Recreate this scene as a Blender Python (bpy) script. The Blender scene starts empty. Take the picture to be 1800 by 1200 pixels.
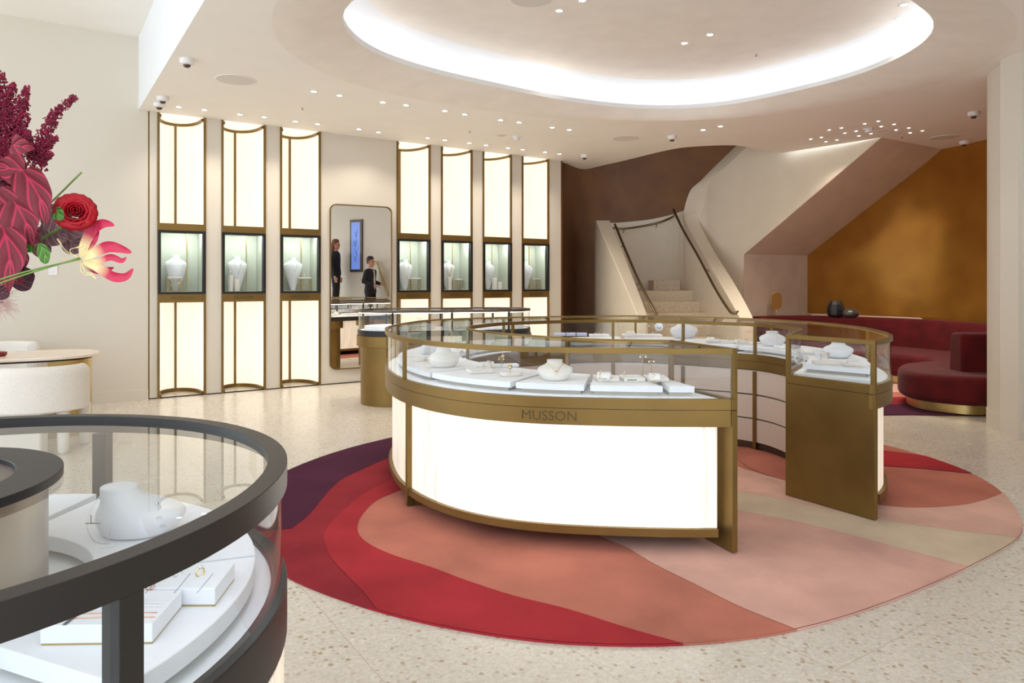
import bpy, bmesh, math, random
from mathutils import Vector, Matrix
random.seed(7)
C = bpy.context.scene.collection
sc = bpy.context.scene
# ------------------------------------------------------------------ camera
F, H, EYE, ZC, ZT = 1250.0, 496.0, 1.42, 3.495, 1.076
cam = bpy.data.objects.new('camera', bpy.data.cameras.new('camera')); C.objects.link(cam)
cam.location = (0, 0, EYE); cam.rotation_euler = (math.pi/2, 0, 0)
cam.data.lens = 25; cam.data.sensor_width = 36; cam.data.shift_y = -104/1800; cam.data.clip_start = 0.05
sc.camera = cam
# ------------------------------------------------------------------ world and exposure
sc.view_settings.view_transform = 'Standard'; sc.view_settings.look = 'None'
sc.view_settings.exposure = 0.15; sc.view_settings.gamma = 1
w = bpy.data.worlds.new('daylight'); sc.world = w; w.use_nodes = True
w.node_tree.nodes['Background'].inputs[0].default_value = (.80, .90, 1, 1)
w.node_tree.nodes['Background'].inputs[1].default_value = 2.6
sc.cycles.max_bounces = 10; sc.cycles.diffuse_bounces = 5; sc.cycles.glossy_bounces = 4
sc.cycles.transparent_max_bounces = 32; sc.cycles.transmission_bounces = 6
sc.cycles.sample_clamp_indirect = 6
sc.cycles.use_denoising = True
DOWN_W, LED, PANEL = 21, 20, 1.6

# ------------------------------------------------------------------ helpers
def P(x, y, z=0.0):
    Y = (EYE - z)*F/(y - H); return Vector(((x-900)/F*Y, Y, z))
def PY(x, y, Y):
    return Vector(((x-900)/F*Y, Y, EYE - (y-H)/F*Y))
def mat(name, col, rough=.6, metal=0.0, noise=0.0, nscale=4.0, bump=0.0, bscale=60, emis=None, estr=0, spec=.5, coat=0, sheen=0, stretch=(1,1,1), col2=None, rvar=0, det=5, rp=(.3, .7)):
    m = bpy.data.materials.new(name); m.use_nodes = True; nt = m.node_tree; b = nt.nodes['Principled BSDF']
    b.inputs['Base Color'].default_value = (*col, 1); b.inputs['Roughness'].default_value = rough
    b.inputs['Metallic'].default_value = metal; b.inputs['Specular IOR Level'].default_value = spec
    b.inputs['Coat Weight'].default_value = coat; b.inputs['Sheen Weight'].default_value = sheen
    tc = nt.nodes.new('ShaderNodeTexCoord'); mp = nt.nodes.new('ShaderNodeMapping'); mp.inputs['Scale'].default_value = stretch
    nt.links.new(tc.outputs['Object'], mp.inputs[0])
    if noise or col2:
        n = nt.nodes.new('ShaderNodeTexNoise'); n.inputs['Scale'].default_value = nscale; n.inputs['Detail'].default_value = det
        nt.links.new(mp.outputs[0], n.inputs['Vector'])
        r = nt.nodes.new('ShaderNodeValToRGB'); r.color_ramp.elements[0].position = rp[0]; r.color_ramp.elements[1].position = rp[1]
        c2 = col2 or tuple(min(1, c*(1+noise)) for c in col); c1 = col if col2 else tuple(c*(1-noise) for c in col)
        r.color_ramp.elements[0].color = (*c1, 1); r.color_ramp.elements[1].color = (*c2, 1)
        nt.links.new(n.outputs[0], r.inputs[0]); nt.links.new(r.outputs[0], b.inputs['Base Color'])
        if rvar:
            rr = nt.nodes.new('ShaderNodeMapRange'); rr.inputs[3].default_value = rough-rvar; rr.inputs[4].default_value = rough+rvar
            nt.links.new(n.outputs[0], rr.inputs[0]); nt.links.new(rr.outputs[0], b.inputs['Roughness'])
    if bump:
        n2 = nt.nodes.new('ShaderNodeTexNoise'); n2.inputs['Scale'].default_value = bscale; n2.inputs['Detail'].default_value = 3
        nt.links.new(mp.outputs[0], n2.inputs['Vector'])
        bp = nt.nodes.new('ShaderNodeBump'); bp.inputs['Strength'].default_value = bump; bp.inputs['Distance'].default_value = .01
        nt.links.new(n2.outputs[0], bp.inputs['Height']); nt.links.new(bp.outputs[0], b.inputs['Normal'])
    if emis:
        b.inputs['Emission Color'].default_value = (*emis, 1); b.inputs['Emission Strength'].default_value = estr
    return m
def glassmat(name, tint=(.97, .985, .98), ior=1.5):
    m = bpy.data.materials.new(name); m.use_nodes = True; nt = m.node_tree; nt.nodes.clear(); N = nt.nodes.new
    o = N('ShaderNodeOutputMaterial'); t = N('ShaderNodeBsdfTransparent'); g = N('ShaderNodeBsdfGlossy'); mx = N('ShaderNodeMixShader')
    t.inputs[0].default_value = (*tint, 1); g.inputs['Roughness'].default_value = 0.0
    fr = N('ShaderNodeFresnel'); ge = N('ShaderNodeNewGeometry'); mr = N('ShaderNodeMapRange')
    mr.inputs[3].default_value = ior; mr.inputs[4].default_value = 1/ior
    nt.links.new(ge.outputs['Backfacing'], mr.inputs[0]); nt.links.new(mr.outputs[0], fr.inputs[0])
    nt.links.new(fr.outputs[0], mx.inputs[0]); nt.links.new(t.outputs[0], mx.inputs[1]); nt.links.new(g.outputs[0], mx.inputs[2])
    nt.links.new(mx.outputs[0], o.inputs[0]); return m
def litmat(name, col, strength, streak=.25, scale=(45, 45, 1.4)):
    m = bpy.data.materials.new(name); m.use_nodes = True; nt = m.node_tree; b = nt.nodes['Principled BSDF']; N = nt.nodes.new
    b.inputs['Base Color'].default_value = (.45, .42, .36, 1); b.inputs['Roughness'].default_value = .35
    b.inputs['Emission Color'].default_value = (*col, 1)
    tc = N('ShaderNodeTexCoord'); mp = N('ShaderNodeMapping'); mp.inputs['Scale'].default_value = scale
    n = N('ShaderNodeTexNoise'); n.inputs['Scale'].default_value = 1.6; n.inputs['Detail'].default_value = 4
    mr = N('ShaderNodeMapRange'); mr.inputs[1].default_value = .35; mr.inputs[2].default_value = .65
    mr.inputs[3].default_value = strength*(1-streak); mr.inputs[4].default_value = strength
    nt.links.new(tc.outputs['Object'], mp.inputs[0]); nt.links.new(mp.outputs[0], n.inputs['Vector']); nt.links.new(n.outputs[0], mr.inputs[0])
    nt.links.new(mr.outputs[0], b.inputs['Emission Strength'])
    bp = N('ShaderNodeBump'); bp.inputs['Strength'].default_value = .5; bp.inputs['Distance'].default_value = .004
    nt.links.new(n.outputs[0], bp.inputs['Height']); nt.links.new(bp.outputs[0], b.inputs['Normal']); return m
def obj(name, me, m=None, parent=None, smooth=False):
    o = bpy.data.objects.new(name, me); C.objects.link(o)
    if m is not None:
        for k in (m if isinstance(m, (list, tuple)) else [m]): me.materials.append(k)
    if parent: o.parent = parent
    if smooth:
        for p in me.polygons: p.use_smooth = True
    return o
def tag(o, label=None, cat=None, group=None, kind=None):
    if label: o['label'] = label
    if cat: o['category'] = cat
    if group: o['group'] = group
    if kind: o['kind'] = kind
    return o
def struct(o): o['kind'] = 'structure'; return o
def empty(name, label, cat, loc=(0, 0, 0), group=None, rz=0):
    o = bpy.data.objects.new(name, None); C.objects.link(o); o.location = loc; o.rotation_euler.z = rz; o.empty_display_size = .05
    return tag(o, label, cat, group)
def raw(vs, fs, name='m'):
    me = bpy.data.meshes.new(name); me.from_pydata([tuple(v) for v in vs], [], fs); me.update(); return me
class B:
    """collects shapes of ONE part"""
    def __init__(s): s.v = []; s.f = []; s.mi = []; s.cur = 0
    def add(s, vs, fs):
        k = len(s.v); s.v += [Vector(v) for v in vs]; s.f += [[i+k for i in f] for f in fs]; s.mi += [s.cur]*len(fs); return s
    def box(s, c, d, rz=0, M=None):
        vs = []; c = Vector(c); d = Vector(d)
        for x in (-1, 1):
            for y in (-1, 1):
                for z in (-1, 1): vs.append(Vector((x*d.x/2, y*d.y/2, z*d.z/2)))
        R = Matrix.Rotation(rz, 4, 'Z'); vs = [(M @ v if M else R @ v + c) for v in vs]
        return s.add(vs, [(0, 1, 3, 2), (4, 6, 7, 5), (0, 4, 5, 1), (2, 3, 7, 6), (0, 2, 6, 4), (1, 5, 7, 3)])
    def prism(s, pts, z0, z1, caps=True):
        n = len(pts); vs = [(p[0], p[1], z0) for p in pts]+[(p[0], p[1], z1) for p in pts]
        fs = [(i, (i+1) % n, (i+1) % n+n, i+n) for i in range(n)]
        if caps: fs += [tuple(range(n))[::-1], tuple(range(n, 2*n))]
        return s.add(vs, fs)
    def lathe(s, prof, c=(0, 0, 0), n=32, M=None, a0=0, a1=2*math.pi):
        full = abs(a1-a0-2*math.pi) < 1e-6; k = n if full else n+1; vs = []; fs = []; c = Vector(c)
        for j in range(k):
            a = a0+(a1-a0)*j/n
            for r, z in prof:
                v = Vector((r*math.cos(a), r*math.sin(a), z)); vs.append((M @ v if M else v)+c)
        m = len(prof)
        for j in range(n):
            for i in range(m-1):
                a = j*m+i; b = ((j+1) % k)*m+i; fs.append((a, b, b+1, a+1))
        return s.add(vs, fs)
    def tube(s, pts, r, n=8, closed=False, r1=None):
        pts = [Vector(p) for p in pts]; N = len(pts); vs = []; fs = []; up = None
        for i, p in enumerate(pts):
            a = pts[(i-1) % N] if (closed or i) else p; b = pts[(i+1) % N] if (closed or i < N-1) else p
            t = (b-a).normalized()
            if up is None: up = Vector((0, 0, 1)) if abs(t.z) < .9 else Vector((1, 0, 0))
            x = t.cross(up).normalized(); y = x.cross(t).normalized(); up = y
            rr = r if r1 is None else r+(r1-r)*i/(N-1)
            for k in range(n):
                q = 2*math.pi*k/n; vs.append(p+x*rr*math.cos(q)+y*rr*math.sin(q))
        for i in range(N if closed else N-1):
            for k in range(n):
                a = i*n+k; b = i*n+(k+1) % n; c = ((i+1) % N)*n+k; d = ((i+1) % N)*n+(k+1) % n; fs.append((a, b, d, c))
        if not closed: fs += [tuple(range(n))[::-1], tuple(range((N-1)*n, N*n))]
        return s.add(vs, fs)
    def sections(s, secs, n=28, M=None):
        """secs: (z, rx, ry, ox, oy)"""
        vs = []; fs = []
        for (z, rx, ry, ox, oy) in secs:
            for k in range(n):
                a = 2*math.pi*k/n; v = Vector((ox+rx*math.cos(a), oy+ry*math.sin(a), z)); vs.append(M @ v if M else v)
        for i in range(len(secs)-1):
            for k in range(n):
                a = i*n+k; b = i*n+(k+1) % n; fs.append((a, b, b+n, a+n))
        fs += [tuple(range(n))[::-1], tuple(range((len(secs)-1)*n, len(secs)*n))]
        return s.add(vs, fs)
    def sphere(s, c, r, n=12, sz=1):
        return s.lathe([(r*math.sin(math.pi*i/(n//2)), -r*sz*math.cos(math.pi*i/(n//2))) for i in range(n//2+1)], c, n)
    def sweep(s, path, prof, closed=False, caps=True):
        """path 2-D points, prof (offset along left normal, z) closed polygon or 2-point line"""
        nr = normals(path, closed); vs = []; fs = []; m = len(prof); N = len(path)
        for p, q in zip(path, nr):
            for o, z in prof: vs.append((p[0]+q[0]*o, p[1]+q[1]*o, z))
        mm = m if m > 2 else 1
        for i in range(N if closed else N-1):
            for k in range(mm):
                a = i*m+k; b = i*m+(k+1) % m; c = ((i+1) % N)*m+k; d = ((i+1) % N)*m+(k+1) % m; fs.append((a, c, d, b))
        if caps and not closed and m > 2: fs += [tuple(range(m)), tuple(range((N-1)*m, N*m))[::-1]]
        return s.add(vs, fs)
    def make(s, name, m, parent=None, smooth=False, bevel=0, seg=2, sub=0, weld=True, angle=None, uv=None):
        me = raw(s.v, s.f, name); 
        for p, k in zip(me.polygons, s.mi): p.material_index = k
        bm = bmesh.new(); bm.from_mesh(me)
        if weld: bmesh.ops.remove_doubles(bm, verts=bm.verts, dist=1e-5)
        bmesh.ops.recalc_face_normals(bm, faces=bm.faces); bm.to_mesh(me); bm.free()
        o = obj(name, me, m, parent, smooth)
        if bevel:
            b = o.modifiers.new('b', 'BEVEL'); b.width = bevel; b.segments = seg; b.limit_method = 'ANGLE'; b.angle_limit = .6
        if sub:
            q = o.modifiers.new('s', 'SUBSURF'); q.levels = q.render_levels = sub
        if smooth and angle is not None:
            try: me.set_sharp_from_angle(angle=angle)
            except Exception: pass
        return o
def rect(o0, o1, z0, z1): return [(o0, z0), (o1, z0), (o1, z1), (o0, z1)]
def normals(path, closed=False):
    N = len(path); out = []
    for i in range(N):
        a = path[(i-1) % N] if (closed or i) else path[i]; b = path[(i+1) % N] if (closed or i < N-1) else path[i]
        dx, dy = b[0]-a[0], b[1]-a[1]; L = math.hypot(dx, dy) or 1; out.append((-dy/L, dx/L))
    return out
def catmull(pts, n=6, closed=False):
    out = []; N = len(pts)
    for i in range(N if closed else N-1):
        g = lambda k: pts[k % N] if closed else pts[max(0, min(N-1, k))]
        p0, p1, p2, p3 = g(i-1), g(i), g(i+1), g(i+2)
        for j in range(n):
            t = j/n
            out.append(tuple(.5*((2*b)+(-a+c)*t+(2*a-5*b+4*c-d)*t*t+(-a+3*b-3*c+d)*t**3) for a, b, c, d in zip(p0, p1, p2, p3)))
    if not closed: out.append(tuple(pts[-1]))
    return out
def resample(pts, n, closed=False):
    q = list(pts)+([pts[0]] if closed else []); L = [0]
    for a, b in zip(q, q[1:]): L.append(L[-1]+math.dist(a, b))
    out = []; k = 0
    for i in range(n):
        s = L[-1]*i/(n if closed else n-1)
        while k < len(L)-2 and L[k+1] < s: k += 1
        t = (s-L[k])/max(1e-9, L[k+1]-L[k]); out.append(tuple(a+(b-a)*t for a, b in zip(q[k], q[k+1])))
    return out
def relax(pts, it, closed=False):
    pts = [tuple(p) for p in pts]; N = len(pts)
    for _ in range(it):
        q = list(pts)
        for i in range(N):
            if not closed and i in (0, N-1): continue
            a, b, c = pts[(i-1) % N], pts[i], pts[(i+1) % N]; q[i] = tuple(.25*x+.5*y+.25*z for x, y, z in zip(a, b, c))
        pts = q
    return pts
def textmesh(txt, size, depth=.0, serif=False):
    cu = bpy.data.curves.new('t', 'FONT'); cu.body = txt; cu.size = size; cu.extrude = depth; cu.align_x = 'CENTER'; cu.align_y = 'CENTER'
    cu.resolution_u = 3; cu.offset = -size*.014
    o = bpy.data.objects.new('t', cu); C.objects.link(o); bpy.context.view_layer.update()
    me = bpy.data.meshes.new_from_object(o.evaluated_get(bpy.context.evaluated_depsgraph_get()))
    bpy.data.objects.remove(o); return me

# ------------------------------------------------------------------ materials
plaster = mat('cream_plaster', (.80, .70, .55), .55, noise=.03, nscale=3, bump=.15, bscale=18)
wallm = mat('beige_wall_paint', (.69, .63, .535), .5, noise=.015, nscale=1)
ceilm = mat('ceiling_plaster', (.93, .89, .83), .75, noise=.012, nscale=3)
ringm = mat('polished_ceiling_plaster', (.90, .84, .765), .6, noise=.03, nscale=4)
whitem = mat('white_paint', (.88, .89, .9), .6)
brass = mat('aged_bronze', (.225, .138, .040), .42, .75, noise=.14, nscale=3, rvar=.08)
brassL = mat('satin_brass', (.52, .38, .15), .32, .85, noise=.06, nscale=6)
brassD = mat('dark_bronze', (.12, .095, .07), .38, .7)
black = mat('black_metal', (.012, .011, .012), .4, .0, spec=.35)
rimblack = mat('brown_black_metal', (.016, .0125, .011), .4, 0, spec=.4)
suede = mat('white_suede', (.74, .74, .77), .85, sheen=.3, noise=.03, nscale=12, bump=.08, bscale=300)
suedeW = mat('warm_white_suede', (.74, .70, .655), .85, sheen=.3, noise=.04, nscale=12, bump=.08, bscale=300)
deckm = mat('white_deck', (.85, .87, .9), .5)
led = mat('led_strip', (.9, .9, .9), .5, emis=(.82, .91, 1), estr=LED)
ledF = mat('case_strip', (.9, .9, .9), .5, emis=(.84, .90, 1), estr=11)
ledV = mat('vitrine_strip', (.9, .9, .9), .5, emis=(.9, 1, .96), estr=95)
ledW = mat('warm_led_strip', (.9, .9, .9), .5, emis=(1, .93, .82), estr=9)
coveled = mat('cove_led_strip', (.9, .9, .9), .5, emis=(.92, .96, 1), estr=5)
downm = mat('downlight_lens', (.9, .9, .9), .4, emis=(.95, .97, 1), estr=14)
lit = litmat('backlit_resin', (1, .90, .73), PANEL*.50, .12)
litC = litmat('backlit_fluted_glass', (1, .93, .83), PANEL*.85, .30)
litE = litmat('falloff_fluted_glass', (1, .91, .79), .95, .5, (70, 70, 1.6))  # weaker emission that imitates the glow fading at the panel ends
litD = litmat('dim_fluted_glass', (1, .84, .66), .72, .5, (70, 70, 1.6))
glass = glassmat('case_glass'); glass2 = glassmat('vitrine_glass', (.95, .97, .96), 1.35)
drawerm = mat('cream_lacquer', (.66, .55, .46), .5)
velvet = mat('red_velvet', (.085, .003, .004), .8, sheen=.08, spec=.2, noise=.25, nscale=5, bump=.1, bscale=40)
goldpol = mat('polished_gold', (.85, .6, .22), .2, 1); rosegold = mat('rose_gold', (.8, .45, .32), .22, 1); silver = mat('silver', (.8, .8, .8), .18, 1)
pearl = mat('pearl', (.9, .87, .84), .2, coat=.5)
taupe = mat('taupe_plaster', (.74, .60, .47), .6, noise=.06, nscale=3, bump=.15, bscale=18)
copper = mat('burnished_copper_plaster', (.33, .135, .018), .22, .6, nscale=2.2, col2=(.56, .275, .045), rvar=.04, det=1, rp=(.1, .9))
brown = mat('dark_brown_plaster', (.10, .036, .010), .5, 0, spec=.15, nscale=1.5, col2=(.15, .058, .016), bump=.1, bscale=4)
vasem = mat('black_stoneware', (.012, .012, .014), .3)
boucle = mat('cream_boucle', (.78, .72, .65), .95, noise=.06, nscale=90, bump=.5, bscale=140)
marble = mat('veined_travertine', (.86, .76, .66), .25, nscale=5, col2=(.78, .62, .47), stretch=(1, 4, 1))
# terrazzo floor
def terrazzo(ang):
    m = bpy.data.materials.new('terrazzo_tile'); m.use_nodes = True; nt = m.node_tree; b = nt.nodes['Principled BSDF']; N = nt.nodes.new; K = nt.links.new
    tc = N('ShaderNodeTexCoord'); base = (.69, .625, .54, 1)
    vor = N('ShaderNodeTexVoronoi'); vor.inputs['Scale'].default_value = 34; K(tc.outputs['Object'], vor.inputs['Vector'])
    r = N('ShaderNodeValToRGB'); r.color_ramp.elements[0].position = .30; r.color_ramp.elements[0].color = (1, 1, 1, 1); r.color_ramp.elements[1].position = .37; r.color_ramp.elements[1].color = (0, 0, 0, 1)
    K(vor.outputs['Distance'], r.inputs[0])
    cr = N('ShaderNodeValToRGB'); e = cr.color_ramp.elements; e[0].color = (.46, .34, .22, 1); e[0].position = .0
    e[1].position = 1; e[1].color = (.70, .64, .56, 1)
    for p, c in ((.3, (.58, .48, .37, 1)), (.55, base), (.7, (.57, .48, .38, 1)), (.85, (.73, .68, .61, 1))):
        q = e.new(p); q.color = c
    sp = N('ShaderNodeSeparateColor'); K(vor.outputs['Color'], sp.inputs[0]); K(sp.outputs[0], cr.inputs[0])
    mx = N('ShaderNodeMixRGB'); mx.inputs[1].default_value = base; K(r.outputs[0], mx.inputs[0]); K(cr.outputs[0], mx.inputs[2])
    v2 = N('ShaderNodeTexVoronoi'); v2.inputs['Scale'].default_value = 90; K(tc.outputs['Object'], v2.inputs['Vector'])
    s2 = N('ShaderNodeSeparateColor'); K(v2.outputs['Color'], s2.inputs[0])
    m2 = N('ShaderNodeMixRGB'); m2.blend_type = 'MULTIPLY'; m2.inputs[0].default_value = .18; K(mx.outputs[0], m2.inputs[1]); K(s2.outputs[0], m2.inputs[2])
    mp = N('ShaderNodeMapping'); mp.vector_type = 'POINT'; mp.inputs['Rotation'].default_value = (0, 0, -ang+math.pi/2); mp.inputs['Location'].default_value = (.14, -.33, 0)
    K(tc.outputs['Object'], mp.inputs[0])
    br = N('ShaderNodeTexBrick'); br.inputs['Scale'].default_value = 1; br.inputs['Brick Width'].default_value = 1.36; br.inputs['Row Height'].default_value = .7
    br.inputs['Mortar Size'].default_value = .0022; br.inputs['Mortar Smooth'].default_value = 0; K(mp.outputs[0], br.inputs['Vector'])
    m3 = N('ShaderNodeMixRGB'); m3.inputs[2].default_value = (.52, .43, .34, 1); K(br.outputs['Fac'], m3.inputs[0]); K(m2.outputs[0], m3.inputs[1])
    K(m3.outputs[0], b.inputs['Base Color']); b.inputs['Roughness'].default_value = .22
    n = N('ShaderNodeTexNoise'); n.inputs['Scale'].default_value = 2; n.inputs['Detail'].default_value = 5; K(tc.outputs['Object'], n.inputs['Vector'])
    rr = N('ShaderNodeMapRange'); rr.inputs[3].default_value = .16; rr.inputs[4].default_value = .34; K(n.outputs[0], rr.inputs[0]); K(rr.outputs[0], b.inputs['Roughness'])
    return m
# ------------------------------------------------------------------ wall frame of the display wall
WA = Vector((-4.33, 8.68, 0)); ang = math.radians(33.86); U = Vector((math.cos(ang), math.sin(ang), 0)); V = Vector((-U.y, U.x, 0))
def W(s, d, z): return WA+U*s+V*d+Vector((0, 0, z))
floorm = terrazzo(ang)
def wbox(b, s0, s1, d0, d1, z0, z1):
    vs = [W(s, d, z) for s in (s0, s1) for d in (d0, d1) for z in (z0, z1)]
    return b.add(vs, [(0, 1, 3, 2), (4, 6, 7, 5), (0, 4, 5, 1), (2, 3, 7, 6), (0, 2, 6, 4), (1, 5, 7, 3)])
# ------------------------------------------------------------------ structure: floor, ceiling, walls
struct(B().prism([(-9, -3.2), (9.5, -3.2), (9.5, 18), (-9, 18)], -.05, 0).make('floor', floorm))
HI = 4.37
bl0 = P(250, 195, ZC); bl0 = Vector((-4.50, 8.57)); bdir = Vector((-V.x, -V.y)).normalized()
blE = bl0+bdir*9.9        # end of the bulkhead line towards the shopfront
E1 = [(-1.87,5.47),(-2.0,5.89),(-2.05,6.23),(-2.02,6.6),(-1.92,7.0),(-1.72,7.4),(-1.42,7.78),(-.95,8.2),(-.45,8.52),(.6,9.02),(1.83,9.2),(2.9,9.0),(3.73,8.5),(4.32,7.8),(4.56,7.15),(4.5,6.55),(4.3,6.02),(3.98,5.57),(3.3,5.0),(2.3,4.45),(1.1,4.1),(.1,4.05),(-.9,4.35),(-1.5,4.85)]
E2px = [(595,30),(602,48),(624,74),(669,100),(751,126),(825,143),(900,159),(1000,178),(1100,190),(1175,192),(1275,186),(1400,160),(1500,135),(1575,105),(1625,75),(1649,50),(1645,30),(1615,10)]
ZL = 3.62
E2 = [tuple(P(x, y, ZL)[:2]) for x, y in E2px]+[(2.6, 5.15), (1.8, 4.85), (.9, 4.75), (.1, 4.85), (-.7, 5.1), (-1.25, 5.5)]
E1 = relax(resample(catmull(E1, 6, True), 96, True), 6, True); E2 = relax(resample(catmull(E2, 6, True), 96, True), 6, True)
def align(A, Bp):
    cx = sum(p[0] for p in A)/len(A); cy = sum(p[1] for p in A)/len(A)
    def byang(Q, n=96):
        an = sorted((math.atan2(p[1]-cy, p[0]-cx), p) for p in Q); out = []
        for k in range(n):
            t = -math.pi+2*math.pi*k/n
            for i in range(len(an)):
                a0, p0 = an[i-1]; a1, p1 = an[i]
                if i == 0: a0 -= 2*math.pi
                if a0 <= t <= a1 or (i == 0 and t+0 <= a1): break
            else:
                a0, p0 = an[-1]; a1, p1 = an[0]; a1 += 2*math.pi
            f = (t-a0)/max(1e-9, a1-a0); out.append((p0[0]+(p1[0]-p0[0])*f, p0[1]+(p1[1]-p0[1])*f))
        return out
    return byang(A), byang(Bp), (cx, cy)
E1, E2, EC = align(E1, E2)
# ceiling outline (flat part)
stair_edge_px = [(1378,268),(1340,262.5),(1310,257),(1290,255),(1240,256),(1180,262),(1100,281),(1060,290),(1026,297),(1003,290)]
sedge = [tuple(P(x, y, ZC)[:2]) for x, y in stair_edge_px]
wend = W(6.22, -.0, 0)
outline = [tuple(bl0), tuple(W(-.2, .06, 0)[:2]), tuple(W(6.2, .06, 0)[:2])]+catmull(sedge[::-1], 4)+[(5.3, 10.2), (6.75, 11.15), (7.2, 10.2), (7.2, 6.5), (4.9, -3), tuple(blE)]
def fill(outer, holes, z, name, m, flip=False):
    bm = bmesh.new(); es = []
    for loop in [outer]+holes:
        vs = [bm.verts.new((p[0], p[1], z)) for p in loop]
        es += [bm.edges.new((vs[i], vs[(i+1) % len(vs)])) for i in range(len(vs))]
    bmesh.ops.triangle_fill(bm, edges=es, use_beauty=True)
    me = bpy.data.meshes.new(name); bm.to_mesh(me); bm.free(); return obj(name, me, m)
struct(fill(outline, [E1], ZC, 'ceiling', ceilm))
b = B()
# funnel from E1 up to lip E2
n = len(E1); K = 7
for k in range(K+1):
    t = k/K; h = t
    z = ZC+(ZL-ZC)*(1-math.cos(t*math.pi/2))*1.0
    for p, q in zip(E1, E2): b.v.append(Vector((p[0]+(q[0]-p[0])*h, p[1]+(q[1]-p[1])*h, z)))
for k in range(K):
    for i in range(n):
        j = (i+1) % n; b.f.append([k*n+i, k*n+j, (k+1)*n+j, (k+1)*n+i]); b.mi.append(0)
struct(b.make('trim_ceiling_ring', ringm, smooth=True))
cx, cy = EC
def off(Q, d):
    return [(p[0]+nn[0]*d, p[1]+nn[1]*d) for p, nn in zip(Q, normals(Q, True))]
# E loops run counter-clockwise: left normal points inward -> negative is outward
b = B()
prof = [(0, ZL), (0, ZL+.05), (-.03, ZL+.05), (-.20, ZL+.03)]
prof2 = [(-.20, ZL+.03), (-.215, ZL+.14), (-.19, ZL+.23), (-.12, ZL+.29), (0, ZL+.32), (.14, ZL+.33)]
def loft(b, Q, prof):
    base = len(b.v)
    for o, z in prof:
        for p in off(Q, o): b.v.append(Vector((p[0], p[1], z)))
    for k in range(len(prof)-1):
        for i in range(n):
            j = (i+1) % n; b.f.append([base+k*n+i, base+k*n+j, base+(k+1)*n+j, base+(k+1)*n+i]); b.mi.append(0)
loft(b, E2, prof); loft(b, E2, prof2)
struct(b.make('trim_ceiling_cove', whitem, smooth=True, angle=.7))
struct(fill(off(E2, .14), [], ZL+.33, 'ceiling_dome', ringm))
b = B(); b.sweep(off(E2, -.10), rect(-.012, .012, ZL+.045, ZL+.06), closed=True)
tag(b.make('cove_light_strip', coveled), 'hidden white light strip glowing in the oval ceiling cove', 'light')
# bulkhead face, high ceiling
n2 = Vector((bdir.y, -bdir.x))
b = B(); q0 = bl0-Vector((U.x, U.y))*.0; b.prism([tuple(bl0), tuple(blE), tuple(blE+n2*-.0+Vector((U.x, U.y))*.1), tuple(bl0+Vector((U.x, U.y))*.1)], ZC+.003, HI)
struct(b.make('wall_bulkhead', whitem))
struct(B().prism([(-9, -3.2), tuple(blE), tuple(bl0), (-4.4, 9), (-9, 6)], HI, HI+.05).make('ceiling_high', ceilm))
struct(B().prism([tuple(blE), (4.9, -3.2), (1, -3.2)], HI, HI+.05).make('ceiling_front', ceilm))
# stair void above the ceiling edge
b = B(); b.sweep(catmull(sedge[::-1], 4), rect(0, .02, ZC, 6.3), caps=True); struct(b.make('trim_stairwell', ceilm))
# slim slab nose at the left of the stairwell
b = B()
for a0, a1 in ((-4.5, -.096), (-.085, 0), (.555, .739), (1.294, 1.479), (2.034, 3.171), (3.726, 3.907), (4.462, 4.65), (5.205, 5.406), (5.961, 6.22)):
    wbox(b, a0, a1, 0, .62, 0.012 if a0 > -1 else 0, ZC if a0 > -.05 else HI)
wbox(b, -4.5, 6.22, .62, .66, 0, HI)
struct(b.make('wall_back', wallm))
b = B(); wbox(b, -4.5, -.1, -.012, 0, 0, .13); struct(b.make('baseboard_back', wallm, bevel=.002))
b = B(); wbox(b, -4.5, 6.2, -.004, .03, 0, .012); struct(b.make('trim_shadow_gap', black))
b = B(); wbox(b, -.102, -.096, -.005, .02, 0, ZC); struct(b.make('trim_brass_line', brassL))
# brown stair wall and copper lounge wall
path = catmull([(.86, 12.15), (.95, 12.9), (1.3, 14.2), (2.2, 15.3), (3.6, 15.9), (5.4, 15.9), (7.5, 15.2)], 6)
struct(B().sweep(path, rect(0, .1, 0, 6.3)).make('wall_stairwell', brown, smooth=True, angle=.7))
struct(B().prism([(-1, 10.5), (8, 10.5), (8, 17), (-1, 17)], 6.3, 6.35).make('ceiling_stairwell', brown))
path = catmull([(5.40, 13.02), (6.05, 12.05), (6.66, 11.14), (6.9, 10.3), (6.98, 9.2), (7.0, 8.0), (7.0, 6.2)], 8)
struct(B().sweep(path, rect(0, .1, 0, 3.6)).make('wall_lounge', copper, smooth=True, angle=.7))
# right wall with rounded column
rw = [(7.0, 7.28), (5.2, 7.28), (4.90, 7.26), (4.77, 7.14), (4.69, 6.95), (4.645, 6.7), (4.62, 6.4), (4.60, 5.8), (4.6, -3.2)]
rwp = catmull(rw[:2], 1)[:1]+catmull(rw[1:], 6)
b = B(); b.sweep(rwp, rect(-.001, .05, 0, HI), caps=True); struct(b.make('wall_right', wallm, smooth=True, angle=.8))
b = B(); b.sweep(rwp, rect(-.008, .0, 0, .155)); struct(b.make('baseboard_right', wallm, smooth=True, angle=.8))
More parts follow.
